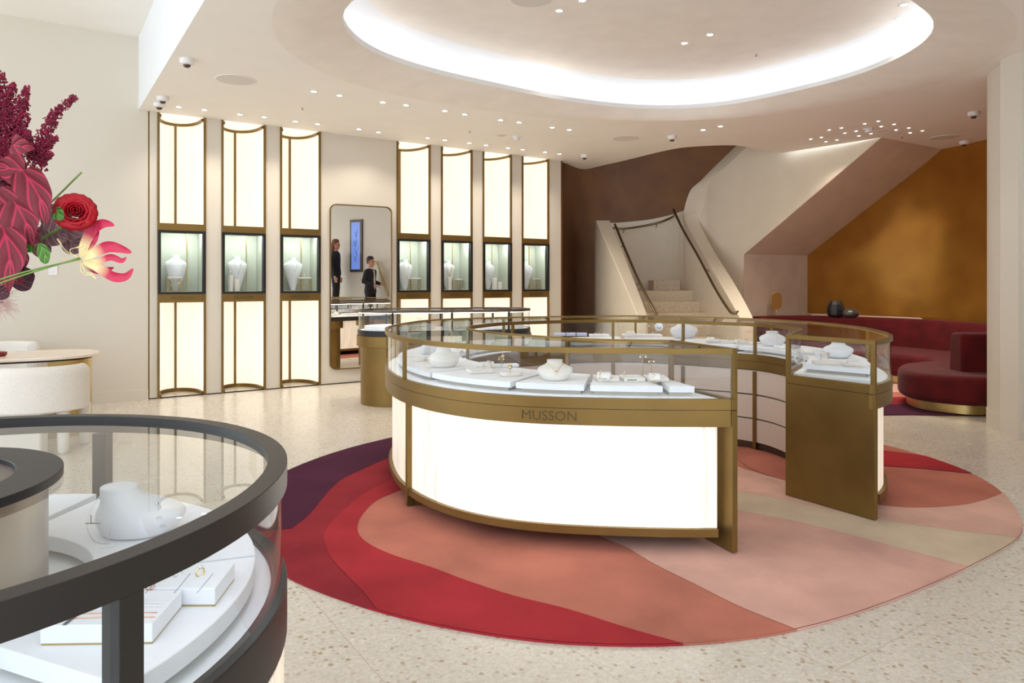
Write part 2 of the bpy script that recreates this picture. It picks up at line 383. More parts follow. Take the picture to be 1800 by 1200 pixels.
# ------------------------------------------------------------------ rugs
def clip(sub, conv):
    out = list(sub); N = len(conv)
    for i in range(N):
        a, c = conv[i], conv[(i+1) % N]; inp = out; out = []
        ins = lambda p: (c[0]-a[0])*(p[1]-a[1])-(c[1]-a[1])*(p[0]-a[0]) >= 0
        for k in range(len(inp)):
            p, q = inp[k-1], inp[k]; ip, iq = ins(p), ins(q)
            if ip != iq:
                d1 = (c[0]-a[0])*(p[1]-a[1])-(c[1]-a[1])*(p[0]-a[0]); d2 = (c[0]-a[0])*(q[1]-a[1])-(c[1]-a[1])*(q[0]-a[0]); t = d1/(d1-d2)
                out.append((p[0]+(q[0]-p[0])*t, p[1]+(q[1]-p[1])*t))
            if iq: out.append(q)
        if not out: return []
    return out
def rugm(name, c): return mat(name, c, .95, spec=.12, noise=.17, nscale=2.2, bump=.35, bscale=160)
RC = dict(purple=rugm('rug_aubergine', (.072, .016, .038)), dred=rugm('rug_deep_red', (.27, .024, .032)), red=rugm('rug_red', (.37, .028, .036)),
          terra=rugm('rug_terracotta', (.47, .165, .115)), pink=rugm('rug_dusty_pink', (.62, .36, .295)), beige=rugm('rug_sand', (.60, .47, .345)), pink2=rugm('rug_pale_pink', (.64, .385, .31)))
order = list(RC)
def make_rug(name, outline, layers, base, label, z0=.010, group=None):
    cxm = sum(p[0] for p in outline)/len(outline); cym = sum(p[1] for p in outline)/len(outline)
    if sum(a[0]*c[1]-c[0]*a[1] for a, c in zip(outline, outline[1:]+outline[:1])) < 0: outline = outline[::-1]
    b = B(); b.cur = order.index(base); b.prism(outline, 0.001, z0)
    def inside(p, Q):
        c = False
        for a, d in zip(Q, list(Q[1:])+[Q[0]]):
            if (a[1] > p[1]) != (d[1] > p[1]) and p[0] < (d[0]-a[0])*(p[1]-a[1])/(d[1]-a[1])+a[0]: c = not c
        return c
    for i in range(len(outline)):
        p, q = outline[i], outline[(i+1) % len(outline)]; m_ = (cxm+((p[0]+q[0])/2-cxm)*.995, cym+((p[1]+q[1])/2-cym)*.995)
        for colr, poly in layers:
            if inside(m_, poly): b.mi[i] = order.index(colr)
    inner = [(cxm+(p[0]-cxm)*.9997, cym+(p[1]-cym)*.9997) for p in outline]
    for k, (colr, poly) in enumerate(layers):
        q = clip(poly, inner)
        if len(q) < 3: continue
        z = z0+.0007*(k+1); bm = len(b.v); b.cur = order.index(colr)
        import mathutils
        tess = mathutils.geometry.tessellate_polygon([[Vector((p[0], p[1], 0)) for p in q]])
        b.add([(p[0], p[1], z) for p in q], [tuple(t) for t in tess])
    o = b.make(name, [RC[k] for k in order], weld=False); tag(o, label, 'rug', group)
    bm = bmesh.new(); bm.from_mesh(o.data)
    for f in bm.faces:
        if f.normal.z < 0 and f.calc_center_median().z > z0-.001: f.normal_flip()
    bm.to_mesh(o.data); bm.free(); return o
g = lambda L: [tuple(P(x, y)[:2]) for x, y in L]
rug = [(-1.67,5.4),(-1.56,5.74),(-1.38,6.1),(-1.13,6.43),(-.7,6.95),(-.2,7.4),(.5,7.75),(1.2,7.85),(2.0,7.6),(2.7,7.05),(3.12,6.5),(3.32,6.0),(3.4,5.51),(3.4,5.2),(3.35,4.94),(3.26,4.66),(3.11,4.37),(2.98,4.14),(2.83,3.95),(2.69,3.83),(2.24,3.5),(1.8,3.22),(1.45,3.02),(1.15,2.88),(.9,2.81),(.67,2.77),(.44,2.765),(.22,2.78),(0,2.82),(-.3,2.92),(-.56,3.04),(-.79,3.19),(-.92,3.28),(-1.05,3.38),(-1.4,3.72),(-1.65,4.2),(-1.76,4.7),(-1.75,5.1)]
rug = relax(catmull(rug, 3, True), 8, True)
c3 = g([(694,868),(661,883),(639,905),(629,923),(631,942),(650,960),(694,980),(757,1000),(815,1022),(900,1050),(1000,1075),(1100,1107),(1200,1135)])
c2 = g([(681,850),(647,866),(610,894),(581,923),(570,940),(570,956),(581,982),(610,1015),(639,1044),(663,1075)])
c1 = g([(512,932),(545,905),(575,868),(600,845),(640,825),(681,807)])
c4 = g([(1105,967),(1150,995),(1220,1030),(1300,1070),(1400,1111)])
c5 = g([(1295,900),(1400,920),(1500,945),(1600,972),(1705,1001)])
c6 = g([(1295,866),(1400,886),(1525,912),(1650,932),(1795,949)])
c7 = g([(1375,846),(1450,870),(1540,890),(1612,896),(1685,892),(1728,883),(1765,869)])
c8 = g([(1557,822),(1627,827),(1705,835)]); c9 = g([(1557,795),(1627,804),(1660,813)])
layers = [
 ('terra', [(5, 8.5), (3.5, 9), (-.2, 8.2), (-.2, 6.3)]+catmull(c3, 4)+[(1.0, 2.4), (6, 2.4)]),
 ('purple', [(-3, 3.6)]+catmull(c1, 4)+[(-.7, 6.9), (-.6, 8), (-3, 8)]),
 ('red', catmull(c2, 4)[::-1]+[(-.7, 6.2), (-.4, 6.8), (-.1, 7.5), (0, 8.2), (0, 6.0)]+catmull(c3, 4)+[(1.0, 2.4), (-.6, 2.4)]),
 ('pink', [(-.1, 4.75)]+catmull(c4, 4)+[(1.6, 2.2), (6, 2.2), (6, 4)]+catmull(c5, 4)[::-1]+[(.6, 5.3), (-.1, 5.3)]),
 ('beige', [(.2, 6.2)]+[(.8, 5.45)]+catmull(c5, 4)+[(6, 3)]+[(6, 4.6)]+catmull(c6, 4)[::-1]+[(.9, 6.2)]),
 ('pink2', [(.9, 6.4)]+catmull(c6, 4)+[(6, 4.0), (6, 6)]+catmull(c7, 4)[::-1]+[(1.75, 5.35), (1.6, 5.9)]),
 ('terra', g([(1375,846),(1340,835),(1315,824),(1300,812),(1297,806),(1300,800),(1312,795)])[::-1]+g([(1400,850),(1450,870)])+[(2.2, 5.2), (2.0, 6.3)]),
 ('red', catmull(c8, 4)+[(4, 5.4), (4.5, 6)]+catmull(c9, 4)[::-1]+[(1.8, 6.9), (1.6, 6.7)]),
]
make_rug('area_rug', rug, layers[:1]+layers[1:], 'dred', 'large free-form rug in aubergine, red, terracotta and pink under the curved display case')
r2 = [(2.9, 7.35), (4.1, 7.66), (4.75, 7.50), (5.4, 7.75), (6.0, 8.6), (6.1, 9.6), (5.6, 10.4), (4.6, 10.7), (3.6, 10.4), (2.8, 9.3), (2.6, 8.1)]
r2 = relax(catmull(r2, 3, True), 3, True)
make_rug('area_rug', r2, [('dred', [(2, 8.1), (4.3, 8.22), (7, 8.4), (7, 12), (2, 12)]), ('terra', [(2, 8.6), (4.4, 8.72), (7, 8.9), (7, 12), (2, 12)]), ('pink2', [(2, 9.0), (4.6, 9.1), (7, 9.3), (7, 12), (2, 12)])], 'purple', 'second striped rug in purple, red and pink under the red velvet sofa')
# ------------------------------------------------------------------ staircase
UV2 = Vector((U.x, U.y)); VV = Vector((V.x, V.y))
def build_stairs():
    t = empty('staircase', 'curved cream plaster staircase rising behind the display cases', 'staircase', (2.7, 12, 0))
    def add(o): o.parent = t; o.matrix_parent_inverse = Matrix.Translation((-2.7, -12, 0)); return o
    # seven lower steps
    for k in range(7):
        y0 = 12.6-(6-k)*.28; z = 1.27-(6-k)*.1814
        xl = 1.97+.02*(6-k)+.05; xr = 3.24+.035*(6-k)
        y1 = y0+.30 if k < 6 else 14.05
        b = B(); b.box(((xl+xr)/2, (y0+y1)/2, z/2), (xr-xl, y1-y0, z)); add(b.make('step', terr2, bevel=.004))
    b = B(); b.box((2.95, 13.8, 1.36), (.5, .5, .19)); add(b.make('step', terr2))
    # left parapet: wall whose top falls towards the room
    f = [(1.54, 13.05), (1.66, 12.3), (1.80, 11.6), (1.93, 10.95)]; th = [.26, .24, .2, .17]; zt = [2.555, 2.02, 1.46, .90]
    f = catmull([(a, c, d, e) for (a, c), d, e in zip(f, th, zt)], 5)
    b = B(); vs = []
    for x, y, w_, z in f: vs += [(x, y, 0), (x, y, z), (x+w_, y+.02, z), (x+w_, y+.02, 0)]
    vs = [(1.54, 13.35, 0), (1.54, 13.35, 2.56), (1.80, 13.35, 2.56), (1.80, 13.35, 0)]+vs
    k = len(vs)//4; fs = [[4*i+j, 4*i+(j+1) % 4, 4*i+4+(j+1) % 4, 4*i+4+j] for i in range(k-1) for j in range(4)]+[[3, 2, 1, 0], [4*k-4, 4*k-3, 4*k-2, 4*k-1]]
    b.add(vs, fs); add(b.make('parapet', plaster, bevel=.02, seg=3))
    # landing wall
    b = B(); pth = catmull([(1.62, 13.75, 2.56), (2.1, 14.05, 2.60), (2.8, 14.1, 2.68), (3.35, 13.9, 2.82), (3.62, 13.3, 3.0)], 5); vs = []
    for x, y, z in pth: vs += [(x, y, 0), (x, y, z), (x, y+.16, z), (x, y+.16, 0)]
    k = len(vs)//4; fs = [[4*i+j, 4*i+(j+1) % 4, 4*i+4+(j+1) % 4, 4*i+4+j] for i in range(k-1) for j in range(4)]+[[3, 2, 1, 0], [4*k-4, 4*k-3, 4*k-2, 4*k-1]]
    b.add(vs, fs); add(b.make('landing_wall', plaster, bevel=.015))
    # right parapet: (inner x,y)-(outer x,y) and top z
    sec = [(3.66, 10.86, 3.78, 10.98, .0), (3.58, 10.78, 3.74, 10.85, .60), (3.45, 10.80, 3.68, 10.90, .90), (3.36, 11.5, 3.60, 11.55, 1.42), (3.26, 12.2, 3.50, 12.3, 1.95), (3.17, 12.8, 3.42, 12.85, 2.42), (3.15, 13.0, 3.40, 12.98, 2.60), (3.18, 13.15, 3.47, 12.93, 2.75), (3.28, 13.1, 3.53, 12.86, 3.10), (3.45, 12.98, 3.60, 12.73, 3.28), (3.7, 12.8, 3.85, 12.36, 3.55), (4.1, 12.3, 4.2, 11.84, 3.97), (4.85, 11.3, 4.72, 11.07, 4.6), (5.45, 10.3, 5.3, 10.2, 5.3)]
    sec = catmull(sec[1:], 5); vs = []
    def inx(a, c, z): return (a, c, z)
    for a, c, d, e, z in sec: vs += [(a, c, 0.0), (a, c, z), (d, e, z), (d, e, 0.0)]
    # bottom of the outer face rises with the soffit beyond P1
    for i, (a, c, d, e, z) in enumerate(sec):
        s_ = (e-10.2)/V.y
        if i > 20 and s_ < 2.38: zb = 1.90+(3.495-1.90)*(2.38-s_)/2.38; vs[4*i] = (a, c, zb); vs[4*i+3] = (d, e, zb)
    k = len(vs)//4; fs = [[4*i+j, 4*i+(j+1) % 4, 4*i+4+(j+1) % 4, 4*i+4+j] for i in range(k-1) for j in range(4)]+[[3, 2, 1, 0], [4*k-4, 4*k-3, 4*k-2, 4*k-1]]
    b = B(); b.add(vs, fs); o = add(b.make('curved_parapet', plaster, bevel=.03, seg=3)); o['label'] = 'tall curved plaster parapet that turns into the upper flight'
    # soffit and face below
    p1 = Vector((3.975, 12.18, 1.90)); p2 = Vector((5.42, 13.02, 1.91)); q1 = Vector((5.3, 10.2, 3.495)); q2 = Vector((6.72, 11.08, 3.495))
    e = Vector((0, 0, .02)); r2_ = (p1-q1)*.0
    b = B(); b.add([p1, p2, q2, q1, p1+e, p2+e, q2+e, q1+e], [(0, 1, 2, 3), (4, 5, 6, 7), (0, 1, 5, 4), (1, 2, 6, 5), (2, 3, 7, 6), (3, 0, 4, 7)])
    o = add(b.make('soffit', taupe)); o['label'] = 'sloping taupe underside of the upper flight'
    b = B(); n_ = V*.18
    b.add([(p1.x, p1.y, 0), (p2.x, p2.y, 0), p2, p1]+[tuple(Vector(v)+n_) for v in [(p1.x, p1.y, 0), (p2.x, p2.y, 0), p2, p1]], [(0, 1, 2, 3), (4, 5, 6, 7), (0, 1, 5, 4), (1, 2, 6, 5), (2, 3, 7, 6), (3, 0, 4, 7)])
    o = add(b.make('end_wall', taupe)); 
    # upper stringer outer plane continuing (thin so that the face below the parapet is closed left of the soffit)
    # handrails
    def rail(pts, br):
        h = B(); h.tube(catmull(pts, 6), .021, 10); o = add(h.make('handrail', bronzerail, smooth=True))
        for p, q in br:
            hb = B(); hb.tube([p, ((p[0]+q[0])/2, (p[1]+q[1])/2, q[2]-.03), q], .008, 6); x = hb.make('bracket', bronzerail, smooth=True); x.parent = o
    rail([(2.24, 10.98, .92), (2.20, 11.05, 1.0), (2.08, 11.6, 1.42), (1.97, 12.3, 1.96), (1.88, 13.0, 2.48)], [((2.02, 11.6, 1.38), (2.08, 11.6, 1.42)), ((1.9, 12.5, 2.05), (1.95, 12.45, 2.07))])
    rail([(1.83, 13.55, 2.47), (2.2, 13.93, 2.47), (2.8, 13.98, 2.57), (3.1, 13.75, 2.68), (3.05, 13.3, 2.72)], [((2.2, 14.06, 2.4), (2.2, 13.95, 2.46)), ((2.85, 14.06, 2.5), (2.85, 13.97, 2.57))])
    rail([(3.02, 13.3, 2.78), (3.02, 13.0, 2.60), (3.07, 12.7, 2.33), (3.17, 12.1, 1.86), (3.27, 11.4, 1.30), (3.35, 10.95, .98), (3.40, 10.86, .95), (3.46, 10.9, .97)], [((3.3, 11.9, 1.60), (3.2, 11.9, 1.67)), ((3.42, 11.0, .93), (3.34, 11.0, 1.0))])
terr2 = mat('stair_terrazzo', (.70, .57, .40), .4, noise=.25, nscale=45)
bronzerail = mat('bronze_handrail', (.23, .16, .09), .28, .9)
build_stairs()
# ------------------------------------------------------------------ display modules of the wall
def cubeletters(parent, M, wd, ht, name='letter_cube'):
    b = B(); t = .006
    for x in (-wd/2, wd/2):
        for y in (-.04, .04): b.box((x, y, ht/2), (t, t, ht), M=M @ Matrix.Translation((x, y, ht/2)))
    for z in (0.003, ht/2, ht-.003):
        for y in (-.04, .04): b.box((0, 0, 0), (wd, t, t), M=M @ Matrix.Translation((0, y, z)))
    o = b.make('frame', brassL, parent)
    for row, s in enumerate(('MUS', 'SON')):
        me = textmesh(s, ht*.56, .002)
        for v in me.vertices:
            c = M @ Vector((v.co.x*1.0, -.045, v.co.y+ht*(.74 if row == 0 else .25))); v.co = c
        x = obj('lettering', me, brassL, parent)
    top = B(); top.box((0, 0, 0), (wd+.01, .09, .018), M=M @ Matrix.Translation((0, 0, ht+.009))); top.make('top', suede, parent, bevel=.003)
def Wm(s, d, z, turn=0):
    M = Matrix.Translation(W(s, d, z)) @ Matrix.Rotation(ang+turn, 4, 'Z'); return M
def bust_tall(M, sc_=1.0, m=None):
    b = B(); S = [(0, .030, .028), (.02, .034, .029), (.08, .056, .034), (.15, .084, .040), (.21, .106, .044), (.26, .121, .045), (.295, .125, .043), (.317, .112, .041), (.332, .082, .039), (.344, .055, .037), (.356, .044, .036), (.376, .043, .036), (.385, .048, .038), (.39, .045, .036)]
    b.sections([(z*sc_, rx*sc_*.90, ry*sc_, 0, (.0 if z < .3 else .005)*sc_) for z, rx, ry in S], 32, M); return b
def lace(M, pts, r=.0022, closed=False):
    return B().tube([M @ Vector(p) for p in pts], r, 5, closed)
NLAB = ['pearl', 'pendant', 'fine chain', 'fine chain', 'double chain', 'pendant', 'fine chain']
starts = [0, .739, 1.479, 3.171, 3.907, 4.65, 5.406]
posn = ['leftmost', 'second from left', 'third, left of mirror', 'fourth, right of mirror', 'fifth from left', 'second from right', 'rightmost']
engraved = mat('engraved_sign', (.06, .04, .015), .6, .1)
def module(k):
    s0 = starts[k]; s1 = s0+.553; sm = (s0+s1)/2; org = W(sm, 0, 0)
    t = empty('wall_display', 'backlit bronze wall display with a glass vitrine, '+posn[k]+' of seven', 'display case', tuple(org), 'backlit wall displays')
    inv = Matrix.Translation(-org)
    def put(b, name, m, par=None, **kw):
        o = b.make(name, m, par or t, **kw)
        if par is None: o.matrix_parent_inverse = inv
        return o
    for a, c in ((s0, s0+.026), (s1-.026, s1)):
        b = B(); wbox(b, a, c, -.018, .09, 0, ZC-.003); put(b, 'post', brass)
    arcL = []
    for i in range(25):
        q = math.pi*i/24; x = -math.cos(q)*(.2765-.026); arcL.append((sm+x, .50*math.sin(q)**.75+.012))
    A2 = [tuple(W(s, d, 0)[:2]) for s, d in arcL]
    def arcstrip(o0, o1, z0, z1, m, name):
        b = B(); b.sweep(A2, rect(o0, o1, z0, z1)); return put(b, name, m, smooth=True, angle=.7)
    arcstrip(0, .02, 2.10, ZC-.03, lit, 'upper_light_panel'); arcstrip(0, .02, 0.03, 1.22, lit, 'lower_light_panel')
    arcstrip(-.022, .0, ZC-.045, ZC-.012, brass, 'curved_top_trim'); arcstrip(-.022, 0, 0, .045, brass, 'curved_bottom_trim')
    b = B(); vs = [tuple(W(s, d, ZC-.012)) for s, d in arcL]; b.add(vs+[tuple(Vector(v)+Vector((0, 0, .01))) for v in vs], [tuple(range(25)), tuple(range(25, 50))]); put(b, 'recess_ceiling', litcap)
    for z0, z1 in ((2.1, ZC-.04), (.03, 1.2)): b = B(); wbox(b, sm-.0125, sm+.0125, .475, .512, z0, z1); put(b, 'mullion', brass)
    b = B(); wbox(b, s0+.004, s1-.004, -.02, .10, 2.06, 2.145); put(b, 'header', brass)
    b = B(); wbox(b, s0+.026, s1-.026, .0, .50, 2.07, 2.10); put(b, 'box_top', brass)
    b = B()
    wbox(b, s0+.004, s1-.004, -.03, .05, 2.03, 2.06); wbox(b, s0+.004, s1-.004, -.03, .05, 1.275, 1.30)
    wbox(b, s0+.004, s0+.037, -.03, .05, 1.30, 2.03); wbox(b, s1-.037, s1-.004, -.03, .05, 1.30, 2.03); put(b, 'vitrine_frame', black)
    b = B(); wbox(b, s0+.028, s1-.028, .34, .36, 1.275, 2.06); wbox(b, s0+.028, s0+.036, .05, .34, 1.275, 2.06); wbox(b, s1-.036, s1-.028, .05, .34, 1.275, 2.06)
    wbox(b, s0+.028, s1-.028, .04, .34, 1.275, 1.305); wbox(b, s0+.028, s1-.028, .04, .34, 2.045, 2.06); put(b, 'vitrine_box', vitm)
    b = B(); wbox(b, s1-.17, s1-.160, .328, .34, 1.305, 2.045); put(b, 'back_trim', brassL)
    b = B(); wbox(b, s0+.04, s1-.04, .05, .07, 2.035, 2.044); put(b, 'vitrine_light', ledV)
    b = B(); b.add([W(s0+.037, 0, 1.30), W(s1-.037, 0, 1.30), W(s1-.037, 0, 2.03), W(s0+.037, 0, 2.03)], [(0, 1, 2, 3)]); put(b, 'vitrine_glass', glass2)
    b = B(); wbox(b, s0+.004, s1-.004, -.014, .10, 1.17, 1.275); pl = put(b, 'sign_plate', brass)
    me = textmesh('MUSSON', .062, .0015)
    M = Wm(sm, -.0155, 1.222) @ Matrix.Rotation(math.pi/2, 4, 'X')
    for v in me.vertices: v.co = M @ v.co
    x = obj('lettering', me, engraved, pl)
    b = B(); wbox(b, s0+.026, s1-.026, .05, .5, 1.19, 1.215); put(b, 'box_bottom', brass)
    # contents
    sb = s0+(.235 if k < 3 else .225); mb = Wm(sb, .20, 1.305)
    hb = empty('necklace_bust', 'white necklace bust with '+['a string of white pearls', 'a short pendant', 'a fine low chain', 'a tiny pendant', 'two chains', 'a slim drop chain', 'a fine chain'][k]+' in the wall display, '+posn[k], 'jewellery bust', tuple(mb.translation), 'busts in the wall displays')
    iv = Matrix.Translation(-mb.translation)
    o = bust_tall(mb, 1.18).make('bust', suede, hb, smooth=True, sub=1); o.matrix_parent_inverse = iv
    S = 1.18
    if k == 0:
        b = B()
        for i in range(46):
            q = i/45*math.pi; x = math.cos(q)*.085*S; z = (.335-.02-(math.sin(q))**.8*.235)*S; yy = -(.045+.004*math.sin(q))*S
            x *= 1-.35*max(0, (z/S-.2)/.12)**1.5
            b.sphere(mb @ Vector((x, yy, z)), .0065, 8)
        o = b.make('pearl_necklace', pearl, hb, smooth=True)
    else:
        dz = [.0, .10, .07, .13, .10, .16, .08][k]
        pts = [(-.046*S, -.02*S, .345*S), (-.04*S, -.042*S, .32*S), (-.018*S, -.052*S, (.30-dz*.6)*S), (0, -.054*S, (.30-dz)*S), (.018*S, -.052*S, (.30-dz*.6)*S), (.04*S, -.042*S, .32*S), (.046*S, -.02*S, .345*S)]
        b = lace(mb, catmull(pts, 4), .0018)
        if k == 4:
            b.tube([mb @ Vector(p) for p in catmull([(a, c-.002, z-.04) for a, c, z in pts], 4)], .0018, 5)
        b.sphere(mb @ Vector((0, -.058*S, (.30-dz)*S-.01)), .008, 8, 1.5)
        o = b.make('necklace', goldpol if k in (3, 4) else silver, hb, smooth=True)
    o.matrix_parent_inverse = iv
    def cube(s, wd, hh, d=.13):
        M = Wm(s, d, 1.305); h = empty('letter_stand', 'brass letter stand with white top in the wall display, '+posn[k], 'display stand', tuple(M.translation), 'letter stands in the wall displays')
        ch = len(C.objects); cubeletters(h, M, wd, hh)
        for c in list(h.children): c.matrix_parent_inverse = Matrix.Translation(-M.translation)
        return M
    def cyl(s, r, hh, d=.13, which=''):
        M = Wm(s, d, 1.305); b = B(); b.lathe([(0, 0), (r, 0), (r, hh-.003), (r-.003, hh), (0, hh)], M.translation, 20)
        o = b.make('display_cylinder', suedeW, smooth=True, angle=.6); tag(o, f'{which} cream cylinder riser in the wall display, {posn[k]}', 'display riser', 'cylinder risers in the wall displays'); return M
    def ring(M, hh, which='ring'):
        b = B(); c = M.translation+Vector((0, 0, hh+.024)); pts = [c+U*.012*math.cos(a*.5236)+Vector((0, 0, .012*math.sin(a*.5236))) for a in range(12)]
        b.tube(pts, .0022, 5, True); b.tube([c+Vector((0, 0, -.024)), c+Vector((0, 0, -.010))], .002, 5); b.sphere(c+Vector((0, 0, .016)), .006, 8)
        o = b.make('jewelled_ring', silver, smooth=True); tag(o, f'{which} silver ring on a riser in the wall display, {posn[k]}', 'ring', 'rings in the wall displays')
    if k in (0, 2, 3, 6):
        M = cube(s0+[.20, 0, .36, .33, 0, 0, .33][k], .15, .165, .08); ring(M, .185, 'single')
    elif k == 1:
        ring(cyl(s0+.13, .033, .21, .09, 'taller'), .21, 'taller'); ring(cyl(s0+.21, .030, .15, .06, 'shorter'), .15, 'lower')
    elif k == 4:
        ring(cyl(s0+.20, .033, .19, .09, 'tall'), .19, 'left-hand'); M = cube(s0+.37, .085, .15, .10); ring(M, .17, 'right-hand')
    else:
        ring(cyl(s0+.29, .042, .19, .10, 'wider'), .19, 'left-hand'); ring(cyl(s0+.38, .035, .12, .07, 'lower'), .12, 'right-hand')
litcap = litmat('backlit_cap', (1, .91, .76), .75, .05)
vitm = mat('pale_vitrine_lining', (.46, .47, .40), .6)
for k in range(7): module(k)
# mirror
def rrect(w_, h_, r, n=6):
    out = []
    for cx_, cy_, a0 in ((w_/2-r, h_/2-r, 0), (-w_/2+r, h_/2-r, 90), (-w_/2+r, -h_/2+r, 180), (w_/2-r, -h_/2+r, 270)):
        for i in range(n+1):
            a = math.radians(a0+90*i/n); out.append((cx_+r*math.cos(a), cy_+r*math.sin(a)))
    return out
mS, mZ, mW, mHt = 2.611, 1.357, .905, 2.31
mt = empty('wall_mirror', 'tall rounded mirror in a thin brass frame on the cream wall', 'mirror', tuple(W(mS, 0, mZ)))
iv = Matrix.Translation(-W(mS, 0, mZ))
MYA = math.radians(-4); mU = Matrix.Rotation(MYA, 3, 'Z') @ U; mV = Matrix.Rotation(MYA, 3, 'Z') @ V; M0 = W(mS-mW/2, -.002, 0)+mU*(mW/2)
def WM(x, d, z): return M0+mU*x+mV*d+Vector((0, 0, z))
b = B(); ra = rrect(mW, mHt, .09); rb = rrect(mW-.03, mHt-.03, .078); k = len(ra); vs = []
for R_, d in ((ra, 0), (ra, -.03), (rb, -.03), (rb, -.012)): vs += [WM(x, d, mZ+z) for x, z in R_]
b.add(vs, [[L*k+i, L*k+(i+1) % k, (L+1)*k+(i+1) % k, (L+1)*k+i] for L in range(3) for i in range(k)]); o = b.make('frame', brass, mt); o.matrix_parent_inverse = iv
b = B(); b.add([WM(x, -.013, mZ+z) for x, z in rb]+[WM(x, -.003, mZ+z) for x, z in ra], [tuple(range(k)), tuple(range(k, 2*k))]); o = b.make('mirror_glass', mat('mirror_silver', (.93, .90, .85), .0, 1), mt); o.matrix_parent_inverse = iv
# ------------------------------------------------------------------ main curved display case
out_px = [(1296,612.4),(1200,612.5),(1120,612),(1040,611),(960,610),(920,609),(860,606.6),(800,603),(760,599.5),(710,592.5),(692,588),(680,582),(678,577),(682,573),(700,569),(740,563),(780,560),(826,558.6),(900,556.4),(960,555.6),(1020,554.6),(1120,554),(1200,555),(1260,557),(1318,559),(1398,562.8),(1462,567.9),(1509,573),(1556,582.7),(1566,589),(1564,594.5),(1538,598.6)]
in_px = [(1180,597),(1100,596),(1040,594.5),(960,590),(900,586),(860,582),(832,578),(826,575.5),(827,573),(840,571),(870,567.5),(900,565.5),(960,563.5),(1040,561.5),(1120,561.5),(1200,563.5),(1260,565.5),(1318,567.5),(1360,570.5),(1398,575.5),(1404,579),(1395,583),(1381,587.5)]
NP = 121
def taubin(pts, it):
    for _ in range(it):
        q = relax(pts, 1); d = [(a[0]-c[0], a[1]-c[1]) for a, c in zip(q, pts)]; pts = q
        r = relax(pts, 1); pts = [(p[0]-(e[0]-p[0])*1.04, p[1]-(e[1]-p[1])*1.04) for p, e in zip(pts, r)]
    return pts
def curve(px, it): return taubin(resample(catmull([tuple(P(x, y, ZT)[:2]) for x, y in px], 6), NP), it*12)
CO, CI = curve(out_px, 10), curve(in_px, 8)
CO = resample(CO, NP); CI = resample(CI, NP)
def nearest(path, p): return min(range(len(path)), key=lambda i: math.dist(path[i], p))
def idx_in(x, y): return nearest(CI, tuple(P(x, y, ZT)[:2]))
tb_in = [0, idx_in(996, 592.5), idx_in(826, 575.5), idx_in(898, 565.5), idx_in(1078, 561.5), idx_in(1199, 563.5), idx_in(1322, 567.6), NP-1]
tb_out = [0, nearest(CO, tuple(P(710, 592.5, ZT)[:2]))]
# same bays inside and outside (radial joints); outer fins follow the outer boundary list
bo = [0, tb_out[1], 40, 58, 74, 90, 105, NP-1]
def CP(i, w_): a, c = CI[i], CO[i]; return (a[0]+(c[0]-a[0])*w_, a[1]+(c[1]-a[1])*w_)
case = empty('display_case', 'large C-shaped bronze and glass display case with glowing fluted panels', 'display case', (.9, 5.4, 0))
ivc = Matrix.Translation((-.9, -5.4, 0))
def putc(b, name, m, par=None, **kw):
    o = b.make(name, m, par or case, **kw)
    if par is None: o.matrix_parent_inverse = ivc
    return o
DZ = .812
def cs(path, o0, o1, z0, z1, name, m, par=None, **kw):
    b = B(); b.sweep(path, rect(o0, o1, z0, z1)); return putc(b, name, m, par, smooth=True, angle=.6, **kw)
RP = [(-.022, -.012), (-.020, -.012), (-.020, -.006), (-.006, -.006), (-.006, -.028), (0, -.028), (0, 0), (-.022, 0)]
def rimsweep(path, sgn, name, m, par, z, closed=False, k=1.0):
    b = B(); pr = [(sgn*o*k, z+h*k) for o, h in RP]; b.sweep(path, pr if sgn > 0 else pr[::-1], closed=closed); return b
putc(rimsweep(CO, 1, '', brass, None, ZT), 'outer_rim', brass, smooth=True, angle=.6); putc(rimsweep(CI, -1, '', brass, None, ZT), 'inner_rim', brass, smooth=True, angle=.6)
cs(CO, -.03, 0, .757, DZ, 'upper_band', brass); fb = cs(CO, -.035, -.002, .668, .754, 'lower_band', brass)
cs(CI, 0, .03, .757, DZ, 'inner_upper_band', brass); cs(CI, .002, .03, .684, .754, 'inner_lower_band', brass)
cs(CO, -.034, -.006, .752, .759, 'shadow_joint', black)
def endbar(i, z0, z1, name, m, th=.03, w0=0, w1=1, sgn=1):
    a, c = Vector(CP(i, w0)), Vector(CP(i, w1)); j = 1 if i == 0 else NP-2; t = (Vector(CP(j, .5))-Vector(CP(i, .5))).normalized(); d = (c-a).normalized(); nn = Vector((-d.y, d.x)); nn = nn if nn.dot(t) > 0 else -nn
    b = B(); b.prism([tuple(a-nn*.002), tuple(c-nn*.002), tuple(c+nn*th), tuple(a+nn*th)], z0, z1); return putc(b, name, m, bevel=.0015)
for i in (0, NP-1):
    endbar(i, ZT-.028, ZT+.0005, 'end_rim', brass, .022); endbar(i, .757, DZ, 'end_band', brass, .03); endbar(i, .018, .754, 'end_panel', brass, .03)
    endbar(i, DZ, ZT-.028, 'end_post', brass, .022, 0, .045); endbar(i, DZ, ZT-.028, 'end_post', brass, .022, .955, 1)
